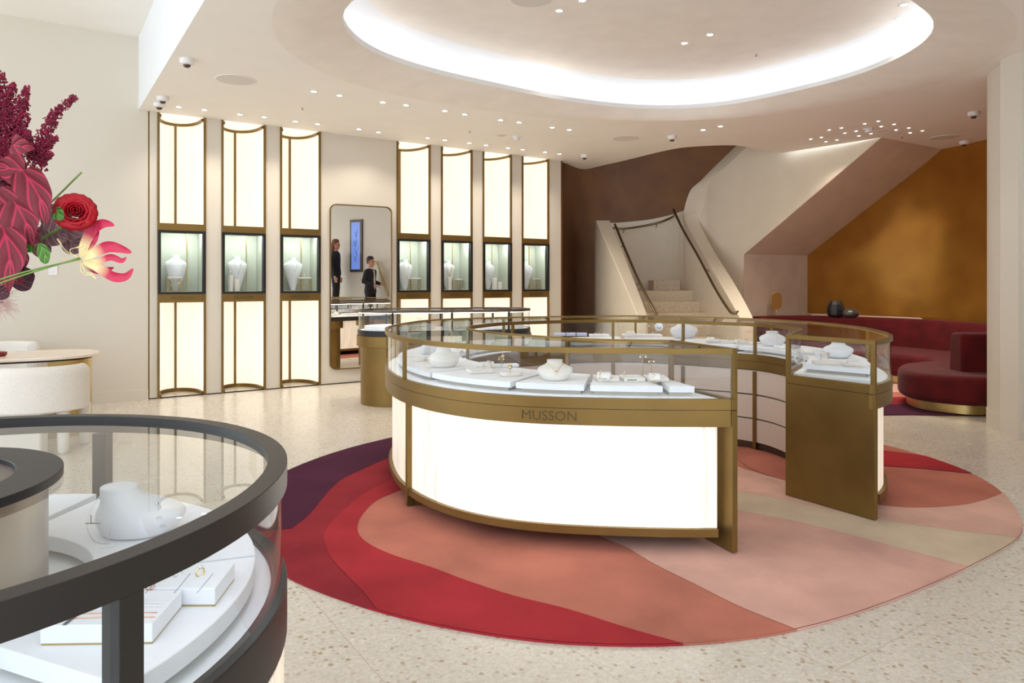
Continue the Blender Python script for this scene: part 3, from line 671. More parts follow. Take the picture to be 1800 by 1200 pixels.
# glass
def gwall(path, o, z0, z1, name):
    b = B(); b.sweep(path, [(o, z0), (o, z1)], caps=False); return putc(b, name, glass, smooth=True)
for a, c in zip(bo, bo[1:]): gwall(CO[a:c+1], -.010, DZ, ZT-.028, 'outer_glass')
for a, c in zip(tb_in, tb_in[1:]): gwall(CI[a:c+1], .010, DZ, ZT-.028, 'inner_glass')
for i, j in ((0, 1), (NP-1, NP-2)):
    a, c = CP(i, .03), CP(i, .97); b = B(); t = (Vector(CP(j, .5))-Vector(CP(i, .5))).normalized()*.01
    b.add([(a[0]+t.x, a[1]+t.y, DZ), (c[0]+t.x, c[1]+t.y, DZ), (c[0]+t.x, c[1]+t.y, ZT-.028), (a[0]+t.x, a[1]+t.y, ZT-.028)], [(0, 1, 2, 3)]); putc(b, 'end_glass', glass)
def ribbon(A_, B_, z0, z1, oa=0, ob=0):
    na, nb = normals(A_), normals(B_); b = B(); vs = []; k = len(A_)
    for p, q, s_, t in zip(A_, B_, na, nb):
        vs += [(p[0]+s_[0]*oa, p[1]+s_[1]*oa, z1), (q[0]+t[0]*ob, q[1]+t[1]*ob, z1)]
        if z0 is not None: vs += [(p[0]+s_[0]*oa, p[1]+s_[1]*oa, z0), (q[0]+t[0]*ob, q[1]+t[1]*ob, z0)]
    m_ = 2 if z0 is None else 4; fs = []
    for i in range(k-1):
        e = i*m_; f = e+m_
        if m_ == 2: fs.append((e, e+1, f+1, f))
        else: fs += [(e, e+1, f+1, f), (e+2, f+2, f+3, e+3), (e, f, f+2, e+2), (e+1, e+3, f+3, f+1)]
    if m_ == 4: fs += [(0, 2, 3, 1), (k*4-4, k*4-3, k*4-1, k*4-2)]
    return b.add(vs, fs)
for a, c, d, e in zip(bo, bo[1:], tb_in, tb_in[1:]):
    n_ = 25; A_ = resample(CI[d:e+1], n_); B_ = resample(CO[a:c+1], n_)
    putc(ribbon(A_, B_, None, ZT-.006, .02, -.02), 'top_glass', glass)
putc(ribbon(CI[1:-2], CO[1:-2], .79, .812, .028, -.028), 'deck', deckm, smooth=False)
putc(ribbon(CI[1:-2], CO[1:-2], .09, .12, .06, -.05), 'base_board', brass)
# posts between the panes
for L_, path, o in ((tb_in[1:-1], CI, .012), (bo[1:-1], CO, -.012)):
    nr = normals(path)
    for i in L_:
        p = path[i]; b = B(); b.box((p[0]+nr[i][0]*o, p[1]+nr[i][1]*o, (DZ+ZT-.028)/2), (.022, .022, ZT-.028-DZ), math.atan2(nr[i][1], nr[i][0])); putc(b, 'glass_post', brass)
# lit panels, drawers and fins
for k, (a, c) in enumerate(zip(bo, bo[1:])):
    seg = CO[max(a, 1):min(c+1, NP-2)]
    if k == 0:
        cs(seg[1:-4], -.075, -.055, .125, .672, 'light_panel', litC)
        for q0, q1, mm in ((len(seg)-5, len(seg), litE), (0, 2, litE)): cs(seg[q0:q1], -.075, -.055, .125, .672, 'dimmed_panel_end', mm)  # end strips of the same panel; the light falloff is set in their emission
    else: cs(seg, -.075, -.055, .125, .672, 'light_panel', litD)
    cs(seg, -.085, -.03, .085, .127, 'base_rim', brass)
nr = normals(CO)
for i in bo[1:-1]:
    p = CO[i]; q = nr[i]; an_ = math.atan2(q[1], q[0])
    b = B(); b.box((p[0]-q[0]*.05, p[1]-q[1]*.05, .344), (.055, .028, .652), an_); b.box((p[0]-q[0]*.17, p[1]-q[1]*.17, .05), (.29, .028, .064), an_); putc(b, 'fin', brass)
nr = normals(CI)
for k, (a, c) in enumerate(zip(tb_in, tb_in[1:])):
    seg = CI[max(a, 2):min(c+1, NP-2)]
    for z0, z1 in ((.478, .676), (.275, .466), (.075, .263)):
        b = B(); b.sweep(seg, rect(.012, .03, z0, z1)); putc(b, 'drawer', drawerm, smooth=True, angle=.6)
cs(CI[1:-2], .032, .045, .018, .70, 'drawer_carcass', brassD); 
for i in tb_in[1:-1]:
    p = CI[i]; q = nr[i]; an_ = math.atan2(q[1], q[0]); b = B(); b.box((p[0]+q[0]*.02, p[1]+q[1]*.02, .345), (.045, .03, .65), an_); b.box((p[0]+q[0]*.1, p[1]+q[1]*.1, .045), (.2, .03, .054), an_); putc(b, 'drawer_post', brass)
# light strips under the rims
cs(CO[1:-1], -.019, -.0125, ZT-.0105, ZT-.0065, 'light_strip', led); cs(CI[1:-1], .0125, .019, ZT-.0105, ZT-.0065, 'light_strip', led)
# engraved lettering on the front band
Lc = [0]
for p, q in zip(CO, CO[1:]): Lc.append(Lc[-1]+math.dist(p, q))
def oncurve(s):
    for i in range(len(Lc)-1):
        if Lc[i+1] >= s: break
    t = (s-Lc[i])/(Lc[i+1]-Lc[i]); p = Vector(CO[i]).lerp(Vector(CO[i+1]), t); d = (Vector(CO[i+1])-Vector(CO[i])).normalized(); return p, Vector((-d.y, d.x))
ip = nearest(CO, tuple(P(956, 610, ZT)[:2])); sc0 = Lc[ip]
me = textmesh('MUSSON', .072, .0012)
for v in me.vertices:
    p, q = oncurve(sc0-v.co.x*1.06); v.co = (p.x+q.x*(-.001+v.co.z), p.y+q.y*(-.001+v.co.z), .711+v.co.y)
obj('lettering', me, mat('engraved_bronze', (.07, .046, .016), .6, .2), fb)
# ------------------------------------------------------------------ slabs and jewellery in the main case
SL = .866
riserm = mat('taupe_riser', (.45, .40, .33), .6)
def slab(i0, i1, w0, w1, label, i0b=None, i1b=None, z1=SL):
    """sector slab; inner edge may run between other indices"""
    k = 14; a0, a1 = (i0 if i0b is None else i0b), (i1 if i1b is None else i1b)
    def li(u, lo, hi, w_):
        x = lo+(hi-lo)*u; j = min(NP-2, int(x)); f = x-j; p, q = CP(j, w_), CP(j+1, w_); return (p[0]+(q[0]-p[0])*f, p[1]+(q[1]-p[1])*f)
    O_ = [li(i/(k-1), i0, i1, w1) for i in range(k)]; I_ = [li(i/(k-1), a0, a1, w0) for i in range(k)]
    c = li(.5, (i0+a0)/2, (i1+a1)/2, (w0+w1)/2)
    t = empty('display_platform', label, 'display platform', (c[0], c[1], DZ), 'white platforms in the curved case')
    iv = Matrix.Translation((-c[0], -c[1], -DZ))
    o = ribbon(I_, O_, z1-.032, z1).make('top', suede, t, bevel=.002); o.matrix_parent_inverse = iv
    cc = Vector(c); sh = lambda Q: [tuple(cc+(Vector(p)-cc)*.88) for p in Q]
    o = ribbon(sh(I_), sh(O_), DZ, z1-.0321).make('riser', riserm, t); o.matrix_parent_inverse = iv
def io(x, y=None):
    """index on the outer path whose slab-front pixel column is x (front arm)"""
    return min(range(2, 40), key=lambda i: abs(900+CP(i, .85)[0]/CP(i, .85)[1]*F-x))
sl = [(3, 4, 'small wedge-shaped white platform at the right end of the front arm'), ]
xs = [1270, 1165, 1018, 897, 757]
fi_ = [io(x) for x in xs]
slab(fi_[0], fi_[1]-.4, .25, .85, 'small wedge-shaped white platform at the right end of the front arm', i0b=fi_[0], i1b=fi_[1]-1.2)
slab(fi_[1], fi_[2]-.4, .12, .85, 'white platform carrying three square trays near the right end of the front arm', i0b=fi_[1]+.8, i1b=fi_[2]-.4)
slab(fi_[2], fi_[3]-.4, .12, .85, 'white platform under the bust with the pearl drop necklace')
slab(fi_[3], fi_[4]-.4, .12, .85, 'white platform with bracelet roll and oval tray in the front arm')
slab(fi_[4], 33, .12, .85, 'white platform below the plain leaning bust at the left bend')
slab(33.5, 44, .12, .85, 'white platform on the left side of the curved case'); slab(44.5, 55, .12, .85, 'white platform at the far left bend of the curved case')
for a, c, nm in ((55.5, 63, 'under the lilac trays'), (63.5, 72, 'with the round paddle'), (72.5, 80, 'below the wide bust in the far arm'), (80.5, 90, 'with cushions in the far arm'), (90.5, 100, 'under the bust by the right bend')): slab(a, c, .12, .85, 'white platform '+nm)
slab(100.5, 108, .12, .85, 'white platform on the right bend of the case'); slab(108.5, 116.2, .12, .80, 'white platform in the right end of the case')
def local(loc, rz=0, s=1): return Matrix.Translation(loc) @ Matrix.Rotation(rz, 4, 'Z') @ Matrix.Scale(s, 4)
def thing(name, label, cat, loc, rz=0, group=None): return empty(name, label, cat, tuple(loc), group, rz)
def tray(loc, w_, d_, h_, rz, label, oval=False, m=None):
    t = thing('display_tray', label, 'display tray', loc, rz, 'small trays')
    if oval:
        r = d_/2; p = [(w_/2-r+r*math.cos(a), r*math.sin(a)) for a in [math.radians(x) for x in range(-90, 91, 15)]]+[(-w_/2+r+r*math.cos(a), r*math.sin(a)) for a in [math.radians(x) for x in range(90, 271, 15)]]
    else: p = [(w_/2, -d_/2), (w_/2, d_/2), (-w_/2, d_/2), (-w_/2, -d_/2)]
    B().prism([(x*.985, y*.985) for x, y in p], 0, .002).make('base_trim', brassL, t)
    B().prism(p, .002, h_).make('cushion', m or suedeW, t, bevel=.0025); return t
def lowbust(loc, rz, s, label, m=None, lean=.0):
    t = thing('necklace_bust', label, 'jewellery bust', loc, rz, 'low busts')
    S = [(0, .060, .042, 0, 0), (.004, .066, .046, 0, 0), (.02, .082, .054, 0, 0), (.045, .098, .058, 0, lean*.3), (.062, .100, .055, 0, lean*.6), (.074, .088, .050, 0, lean), (.083, .066, .043, 0, lean*1.2), (.090, .050, .037, 0, lean*1.3), (.098, .043, .033, 0, lean*1.3), (.106, .043, .033, 0, lean*1.3), (.111, .047, .036, 0, lean*1.3), (.114, .044, .034, 0, lean*1.3)]
    B().sections([tuple(v*s for v in q) for q in S], 36).make('bust', m or suedeW, t, smooth=True, sub=1); return t
def roll(loc, rz, r, L_, label, mm=None):
    t = thing('bracelet_roll', label, 'bracelet holder', loc, rz, 'bracelet rolls')
    p = [(r*math.cos(math.radians(a))*1.15, r*math.sin(math.radians(a))*1.25) for a in range(0, 181, 15)]
    vs = [(-L_/2, x, z) for x, z in p]+[(L_/2, x, z) for x, z in p]; k = len(p)
    fs = [(i, i+1, i+1+k, i+k) for i in range(k-1)]+[(0, k, 2*k-1, k-1), tuple(range(k)), tuple(range(k, 2*k))[::-1]]
    B().add(vs, fs).make('cushion', suedeW, t, smooth=True, bevel=.003, angle=.7)
    return t
def cuff(loc, rz, r, label, m=None, ofs=0, half=True):
    t = thing('bracelet', label, 'bracelet', loc, rz, 'bracelets')
    p = [(ofs, (r+.002)*math.cos(math.radians(a))*1.15, (r+.002)*math.sin(math.radians(a))*1.25) for a in range(0, 181, 12)]
    b = B().tube(p, .0018, 5)
    B_ = b.make('band', m or rosegold, t, smooth=True); g_ = B(); g_.sphere((ofs, 0, r*1.25+.004), .004, 8); g_.make('stone', silver, t, smooth=True); return t
def tstand(loc, rz, h_, w_, label, drops=pearl, dl=.012):
    t = thing('earring_stand', label, 'earring stand', loc, rz, 'earring stands')
    B().tube([(0, 0, 0), (0, 0, h_)], .0018, 6).make('stem', brassL, t, smooth=True)
    B().box((0, 0, h_+.0015), (w_, .004, .003)).make('crossbar', brassL, t)
    for s_ in (-1, 1):
        b = B(); b.tube([(s_*w_*.4, -.003, h_), (s_*w_*.4, -.003, h_-dl*.6)], .0007, 4); b.sphere((s_*w_*.4, -.003, h_-dl), .0055, 10); b.make('earring', drops, t, smooth=True)
    return t
def ringt(loc, rz, label, m=None, r=.0095):
    t = thing('finger_ring', label, 'ring', loc, rz, 'rings in the cases')
    pts = [(r*math.cos(a*.5236), 0, r*.95+r*math.sin(a*.5236)) for a in range(12)]
    B().tube(pts, .0013, 6, True).make('band', m or goldpol, t, smooth=True)
    b = B(); b.sphere((0, 0, 2*r+.002), .0035, 8); b.sphere((.004, 0, 2*r), .0022, 6); b.sphere((-.004, 0, 2*r), .0022, 6); b.make('stone', silver, t, smooth=True); return t
Z = SL
# front arm
tray(P(738,634,Z), .10, .075, .018, .3, 'round-edged white pad behind the plain bust at the left bend', True)
tray(P(758,646,Z), .05, .035, .024, .5, 'small square white block left of the plain leaning bust')
lowbust(P(752,622,Z), .9, .85, 'pale bust lying low behind the plain bust at the left bend', suede, -.01)
tstand(P(757,641,Z), .2, .062, .02, 'thin gold stem stand with a hanging drop left of the plain bust', goldpol)
tstand(P(772,630,Z), .2, .055, .02, 'small gold stand with a rose drop behind the plain bust', rosegold)
tray(P(797,619,Z), .15, .06, .02, -.5, 'flat white ring tray behind the plain bust', False, suede)
ringt(P(790,616,Z+.02), .1, 'silver ring on the flat tray behind the plain bust', silver); ringt(P(803,616.5,Z+.02), .4, 'second silver ring, on the right of the flat tray behind the plain bust', silver)
lowbust(P(781,645,Z), .5, 1.10, 'plain bare white bust at the left bend of the front arm', suedeW, .012)
tray(P(844,655,Z), .15, .095, .026, .35, 'rectangular white tray holding two rings left of the oval tray')
ringt(P(838,650,Z+.026), .2, 'silver ring on the rectangular tray', silver, .011); ringt(P(850,648,Z+.026), .6, 'rose gold ring on the rectangular tray', rosegold, .011)
tray(P(884,645,Z), .20, .07, .02, .25, 'long low white tray behind the oval tray', False, suede)
roll(P(856,645,Z+.02), .35, .028, .085, 'half-round roll with two fine bracelets behind the rectangular tray')
cuff(P(856,645,Z+.02), .35, .028, 'rose gold bracelet on the half-round roll', rosegold, .018); cuff(P(856,645,Z+.02), .35, .028, 'dark fine bracelet next to the rose gold one', silver, .006)
tstand(P(881,645,Z+.02), 0, .062, .036, 'taller gold T-shaped stand with hoop earrings', goldpol)
tstand(P(884,641,Z+.02), 0, .070, .012, 'slim gold stand just behind the hoop earrings', silver)
tray(P(898,660,Z), .135, .075, .024, .25, 'oval white tray with a round gold earring', True)
t = thing('earring_stand', 'gold disc earring on a short stem over the oval tray', 'earring stand', P(897,657,Z+.024), 0, 'earring stands'); B().tube([(0, 0, 0), (0, 0, .03)], .0018, 6).make('stem', brassL, t, smooth=True); B().lathe([(0, 0), (.011, .002), (.013, .004), (0, .008)], (0, 0, 0), 16, M=Matrix.Translation((0, 0, .04)) @ Matrix.Rotation(1.2, 4, 'X')).make('disc', goldpol, t, smooth=True)
t = lowbust(P(976,668,Z), .05, 1.02, 'white bust wearing a gold chain with a pearl drop', suedeW, .018)
b = B(); b.tube(catmull([(-.045, .002, .099), (-.040, -.020, .094), (-.020, -.045, .074), (0, -.058, .055), (.020, -.045, .074), (.040, -.020, .094), (.045, .002, .099)], 5), .0011, 5); b.make('chain', goldpol, t, smooth=True)
b = B(); b.sphere((0, -.064, .047), .006, 10); b.make('pearl_drop', pearl, t, smooth=True); b = B(); [b.sphere((.006*math.cos(a), -.062, .056+.004*math.sin(a)), .0035, 6) for a in (0, 1.6, 3.1, 4.7)]; b.make('flower_clasp', goldpol, t, smooth=True)
for q, (cxp, nm) in enumerate(((1066, 'left'), (1112, 'middle'), (1154, 'right'))):
    tray(P(cxp-1, 668, Z), .118, .150, .022, .10-.06*q, f'{nm} one of the three square trays on the front platform')
roll(P(1062,664,Z+.022), -.25, .027, .075, 'half-round roll with a bangle and silver watch on the left square tray')
cuff(P(1062,664,Z+.022), -.25, .028, 'gold bangle round the roll on the left square tray', goldpol, -.02)
t = thing('wrist_watch', 'silver wrist watch draped before the roll on the left square tray', 'watch', P(1070,668,Z+.022), -.5, 'watches')
B().lathe([(0, 0), (.011, 0), (.012, .003), (.010, .006), (0, .006)], (0, 0, .006), 20).make('watch_case', silver, t, smooth=True)
b = B(); b.box((0, .024, .006), (.008, .034, .004)); b.box((0, -.024, .006), (.008, .034, .004)); b.make('strap', silver, t, bevel=.001)
ringt(P(1098.5,661,Z+.022), .3, 'gold bow ring on the middle square tray', goldpol, .011)
for s_, nm in ((1107, 'left'), (1115, 'right')):
    t = thing('bar_earring', f'{nm} dark jewelled bar earring on the middle square tray', 'earring', P(s_, 668.5, Z+.024), .5, 'bar earrings'); b = B()
    for a in range(6): b.sphere((-.0135+.0054*a, .0, .003), .0034, 7)
    b.make('stones', mat('grey_stones', (.12, .13, .15), .15, .6), t, smooth=True)
roll(P(1150,667,Z+.022), .05, .029, .055, 'half-round block with a rose ring on the right square tray')
ringt(P(1148,663,Z+.055), .3, 'rose gold ring on the half-round block', rosegold, .009)
tstand(P(1130,659,Z), 0, .12, .04, 'tall gold T-stand with two pearl drops at the back of the front platform', pearl)
tstand(P(1145,660,Z), 0, .085, .036, 'shorter gold T-stand with pearl studs at the back of the front platform', pearl, .002)
# far arm
lil = mat('lilac_card', (.55, .56, .78), .5)
for q, x in enumerate((985, 1003, 1021)): tray(P(x, 590, Z), .12, .10, .03, 0, ['left', 'centre', 'right'][q]+' lilac-grey folded tray in the far arm', False, lil)
tray(P(1053,591,Z), .20, .12, .022, 0, 'white ring tray left of the round paddle in the far arm', False, suede)
for q, x in enumerate((1047, 1054, 1061)): ringt(P(x, 589.5, Z+.022), .2*q, ['left', 'middle', 'right'][q]+' gold ring on the white tray beside the lilac trays', goldpol, .013)
tray(P(1128,591,Z), .40, .16, .022, -.05, 'wide white tray in front of the round paddle', False, suede)
roll(P(1108,590,Z+.022), .1, .04, .08, 'rounded cushion on the wide tray in the far arm')
ringt(P(1126,589,Z+.022), 0, 'left ring on the wide tray in the far arm', silver, .014); ringt(P(1148,589.5,Z+.022), 0, 'right ring on the wide tray in the far arm', silver, .014)
tstand(P(1136,588,Z+.022), 0, .09, .07, 'gold T-stand on the wide tray in the far arm', pearl, .004)
t = thing('round_paddle', 'round white paddle with a necklace in the far arm', 'display stand', P(1158,589.5,Z+.001)); B().tube([(0, 0, 0), (0, 0, .05)], .003, 6).make('stem', brassL, t, smooth=True)
B().lathe([(0, -.004), (.046, -.004), (.046, .004), (0, .004)], (0, 0, 0), 24, M=Matrix.Translation((0, 0, .09)) @ Matrix.Rotation(1.35, 4, 'X')).make('disc', suede, t, smooth=True, angle=.6)
b = B(); b.tube([(.02*math.sin(a), -.008, .098-.022*math.cos(a)) for a in [x*.35-1.4 for x in range(9)]], .0018, 5); b.make('necklace', brassD, t, smooth=True)
lowbust(P(1202,594,Z), 0, 1.40, 'wide white bust beside the second post of the far arm', suede)
for q, x in enumerate((1252, 1277, 1303)): tray(P(x, 602-.3*q+q, Z), .12, .11, .024, -.15, ['left', 'middle', 'right'][q]+' tray of the three in the bright pane of the far arm', False, suede)
roll(P(1249,599,Z+.024), .2, .028, .06, 'cushion with a knob on the left tray in the bright pane')
for x, m_, nm in ((1267, silver, 'silver'), (1272, goldpol, 'small gold'), (1278, silver, 'bright silver'), (1283, goldpol, 'gold'), (1295, rosegold, 'rose gold'), (1311, goldpol, 'yellow gold')): ringt(P(x, 600.5, Z+.024), .3, f'{nm} ring on the trays in the bright pane of the far arm', m_, .011)
roll(P(1297,601,Z+.024), .5, .02, .06, 'slanted watch cushion on the right tray in the bright pane')
lowbust(P(1358,608,Z), -.1, 1.15, 'broad white bust by the inner right bend', suede, .01)
tray(P(1374,612.5,Z), .12, .07, .024, -.3, 'white tray in front of the broad bust by the right bend', False, suede)
# right end
tray(P(1423,622,Z), .16, .09, .022, -.1, 'white tray with a bracelet cushion at the back of the right end', False, suede)
roll(P(1420,620,Z+.022), .0, .02, .07, 'low bracelet cushion at the back of the right end')
lowbust(P(1473,629,Z), -.5, 1.05, 'slanting white bust in the right end of the case', suede, .02)
tray(P(1449,640,Z), .135, .10, .022, -.12, 'left square tray in the right end of the case', False, suedeW); tray(P(1499,643,Z), .125, .10, .022, -.18, 'right square tray in the right end of the case', False, suedeW)
roll(P(1499,640.5,Z+.022), -.2, .02, .07, 'white bracelet roll on the right-hand tray of the right end')
tstand(P(1443,636,Z+.0), 0, .05, .02, 'short gold stand on the left in the right end', silver); tstand(P(1456,634,Z+.0), 0, .055, .018, 'second short gold stand in the right end', silver)
t = thing('leaning_paddle', 'small white paddle leaning behind the trays in the right end', 'display stand', P(1441,630,Z)); b = B(); b.box((0, 0, .035), (.03, .008, .07), M=Matrix.Rotation(-.5, 4, 'Y') @ Matrix.Translation((0, 0, .035))); b.make('board', suede, t, bevel=.003)
t = thing('coiled_strap', 'white looped strap display at the left edge of the right end', 'bracelet holder', P(1405,640,Z)); b = B(); b.lathe([(.030, -.012), (.034, -.012), (.034, .012), (.030, .012), (.030, -.012)], (0, 0, .035), 24, M=Matrix.Rotation(1.3, 4, 'X')); b.make('loop', suede, t, smooth=True, angle=.6)
# ------------------------------------------------------------------ foreground round case
FC = Vector((-1.084, 1.184, 0)); R0 = .677; R1 = .286; FD = .835
fg = empty('display_case', 'round black-rimmed glass case in the near left corner', 'display case', tuple(FC))
def cyl(r0, r1, z0, z1, name, m, par=None, a0=0, a1=360, n=96, bev=0):
    b = B(); full = a1-a0 >= 360; pr = [(r0, z0), (r1, z0), (r1, z1), (r0, z1), (r0, z0)]
    b.lathe(pr, (0, 0, 0), n, a0=math.radians(a0), a1=math.radians(a1))
    if not full:
        k = len(b.v); b.f += [[0, 1, 2, 3], [k-5, k-4, k-3, k-2][::-1]]; b.mi += [0, 0]
    return b.make(name, m, par or fg, smooth=True, angle=.6, bevel=bev)
b = B(); b.lathe([(R0-.036, ZT-.022), (R0-.033, ZT-.022), (R0-.033, ZT-.010), (R0-.012, ZT-.010), (R0-.012, ZT-.046), (R0, ZT-.046), (R0, ZT), (R0-.036, ZT), (R0-.036, ZT-.022)], n=120); b.make('outer_rim', rimblack, fg, smooth=True, angle=.6, bevel=.0012); cyl(R1-.075, R1, ZT-.012, ZT+.004, 'inner_rim', black, bev=.0015)
cyl(0, R1-.074, ZT-.02, ZT-.006, 'centre_disc', mat('taupe_disc', (.14, .105, .085), .35, spec=.4))
cyl(R0-.03, R0, FD-.085, FD+.012, 'lower_band', rimblack, bev=.002); cyl(.62, R0-.012, .70, FD-.086, 'shadow_joint', black)
cyl(.60, R0-.006, .10, .735, 'light_panel', litD); cyl(.55, .62, .018, .10, 'plinth', brass)
cyl(R1-.028, R1-.024, 0.02, ZT-.012, 'inner_column', mat('aged_silver_leaf', (.58, .54, .48), .38, .75, nscale=3.2, col2=(.30, .20, .11), stretch=(1, 1, .35), rvar=.1))
cyl(.262, R0-.03, FD-.02, FD, 'deck', deckm); 
b = B(); b.lathe([(R0-.01, FD), (R0-.01, ZT-.046)], n=96); b.make('outer_glass', glass, fg, smooth=True)
b = B(); b.lathe([(R1-.01, ZT-.012), (R0-.036, ZT-.012)], n=96); b.make('top_glass', glass, fg, smooth=True)
for deg in (-25.8, 88, 205, -120):
    a = math.radians(deg); b = B(); b.box(((R0-.018)*math.cos(a), (R0-.018)*math.sin(a), (FD+ZT-.046)/2), (.034, .034, ZT-.046-FD), a); b.make('post', rimblack, fg, bevel=.001)
cyl(R0-.031, R0-.022, ZT-.017, ZT-.0105, 'light_strip', ledF)
def fslab(a0, a1, r0, r1, label, z1=FD+.05):
    am = math.radians((a0+a1)/2); c = FC+Vector((math.cos(am)*(r0+r1)/2, math.sin(am)*(r0+r1)/2, FD))
    t = empty('display_platform', label, 'display platform', tuple(c), 'white platforms in the round case'); off_ = FC-Vector((c.x, c.y, 0))
    for (x0, x1, y0, y1, z0, z2, nm, mm) in ((a0, a1, r0, r1, z1-.032, z1, 'top', suede), (a0+4, a1-4, r0+.03, r1-.03, FD, z1-.0321, 'riser', brassL)):
        b = B(); pr = [(y0, z0), (y1, z0), (y1, z2), (y0, z2), (y0, z0)]; b.lathe(pr, (0, 0, 0), 24, a0=math.radians(x0), a1=math.radians(x1)); k = len(b.v); b.f += [[0, 1, 2, 3], [k-5, k-4, k-3, k-2][::-1]]; b.mi += [0, 0]
        b.v = [v+Vector((off_.x, off_.y, -FD)) for v in b.v]; b.make(nm, mm, t, smooth=True, angle=.6, bevel=.002)
fslab(-23, 19.5, .335, .618, 'white curved platform with two jewellery trays, nearest in the round case'); fslab(20.5, 84, .335, .618, 'white curved platform under the tilted bust in the round case')
fslab(87, 150, .335, .618, 'white platform behind the silver column in the round case'); 
FZ = FD+.05
def tray4(pts, h_, label, base=FZ):
    c = sum((Vector(p) for p in pts), Vector())/4; t = thing('jewellery_tray', label, 'display tray', (c.x, c.y, base), 0, 'trays in the round case')
    q = [(p[0]-c.x, p[1]-c.y) for p in pts]; B().prism([(x*.985, y*.985) for x, y in q], 0, .0025).make('base_trim', brassL, t)
    B().prism(q, .0025, h_).make('cushion', suede, t, bevel=.0018); return t, c
pA, pB = P(70, 1135, FZ), P(268, 1132, FZ); vdir = (P(320, 1068, FZ)-pB)
t1, cA = tray4([pA, pB, pB+vdir, pA+vdir], .030, 'white tray with rose gold chains and a slot, nearest in the round case')
pC, pD = P(242, 1066, FZ), P(378, 1066, FZ); v2 = P(413, 1018, FZ)-pD
t2, cB = tray4([pC, pD, pD+v2, pC+v2], .030, 'white tray with three jewelled rings in the round case')
# slot and chains
b = B(); s0 = P(112, 1098, FZ+.031); s1 = P(166, 1054, FZ+.031); d = (s1-s0); nn = Vector((-d.y, d.x, 0)).normalized()*.003
c0 = Vector((cA.x, cA.y, FZ)); b.add([s0-nn-c0, s1-nn-c0, s1+nn-c0, s0+nn-c0], [(0, 1, 2, 3)]); b.make('slot', mat('slot_shadow', (.12, .12, .15), .9), t1, weld=False)
for q, (a, c, mm, nm) in enumerate((((126, 1086), (200, 1086), rosegold, 'lower rose gold'), ((138, 1078), (205, 1078), rosegold, 'upper rose gold'), ((152, 1066), (212, 1067), silver, 'lower silver'), ((160, 1060), (215, 1061), silver, 'upper silver'))):
    p0, p1 = P(*a, FZ+.031), P(*c, FZ+.031)+Vector((.06, .004, 0)); b = B(); o0 = p0; b.tube(catmull([(0, 0, 0), tuple((p1-p0)*.5+Vector((0, .002, 0))), tuple(p1-p0)], 4), .0009, 5)
    o = b.make('fine_chain', mm, smooth=True); o.location = p0; tag(o, nm+' chain lying from the slot of the nearest tray', 'necklace', 'chains on the nearest tray')
for (x, y, mm, nm) in ((264, 1032, rosegold, 'rose gold ring at the left of the ring tray in the round case'), (312, 1010, silver, 'diamond ring in the middle of the ring tray in the round case'), (352, 1009, goldpol, 'gold ring at the right of the ring tray in the round case'), (243, 1058, silver, 'diamond ring beside the black post on the nearest tray')):
    o = ringt(P(x, y+4, FZ+.029), .9, nm, mm, .0075)
for x in (270, 320, 360):
    a, c = P(x-14, 1042, FZ+.0305), P(x+14, 1008, FZ+.0305); b = B(); b.tube([a-Vector((cB.x, cB.y, FZ)), c-Vector((cB.x, cB.y, FZ))], .0007, 4); b.make('slit', mat('slit_grey', (.4, .4, .45), .9), t2)
# tilted bust with two chains
bt = thing('necklace_bust', 'large tilted white bust with two fine silver chains in the round case', 'jewellery bust', P(238, 938, FZ), .0, 'low busts')
S = [(0, .058, .040, .0, 0), (.004, .066, .047, 0, 0), (.018, .080, .056, .004, 0), (.036, .092, .060, .010, .0), (.052, .094, .058, .014, .002), (.064, .080, .052, .006, .003), (.072, .058, .044, -.014, .003), (.082, .042, .037, -.030, .002), (.096, .037, .034, -.034, 0), (.102, .038, .034, -.034, 0), (.105, .034, .031, -.034, 0)]
B().sections(S, 40).make('bust', suede, bt, smooth=True, sub=1)
b = B(); b.tube(catmull([(-.066, -.012, .088), (-.078, -.030, .060), (-.075, -.046, .030), (-.050, -.060, .005), (-.02, -.06, .003)], 5), .0008, 5); b.make('chain', silver, bt, smooth=True)
b = B(); b.tube(catmull([(.055, -.02, .068), (.02, -.044, .062), (-.008, -.050, .052), (-.020, -.060, .028), (-.024, -.058, .002)], 5), .0008, 5); b.make('chain', silver, bt, smooth=True)
b = B(); b.box((-.056, -.058, .042), (.032, .002, .002)); b.box((-.060, -.058, .05), (.002, .002, .018)); b.make('cross_pendant', silver, bt)
b = B(); b.sphere((.056, -.02, .070), .004, 8); b.make('diamond', silver, bt, smooth=True)
b = B(); b.box((-.018, -.072, .001), (.026, .016, .0012), .3); b.make('price_tag', suede, bt)
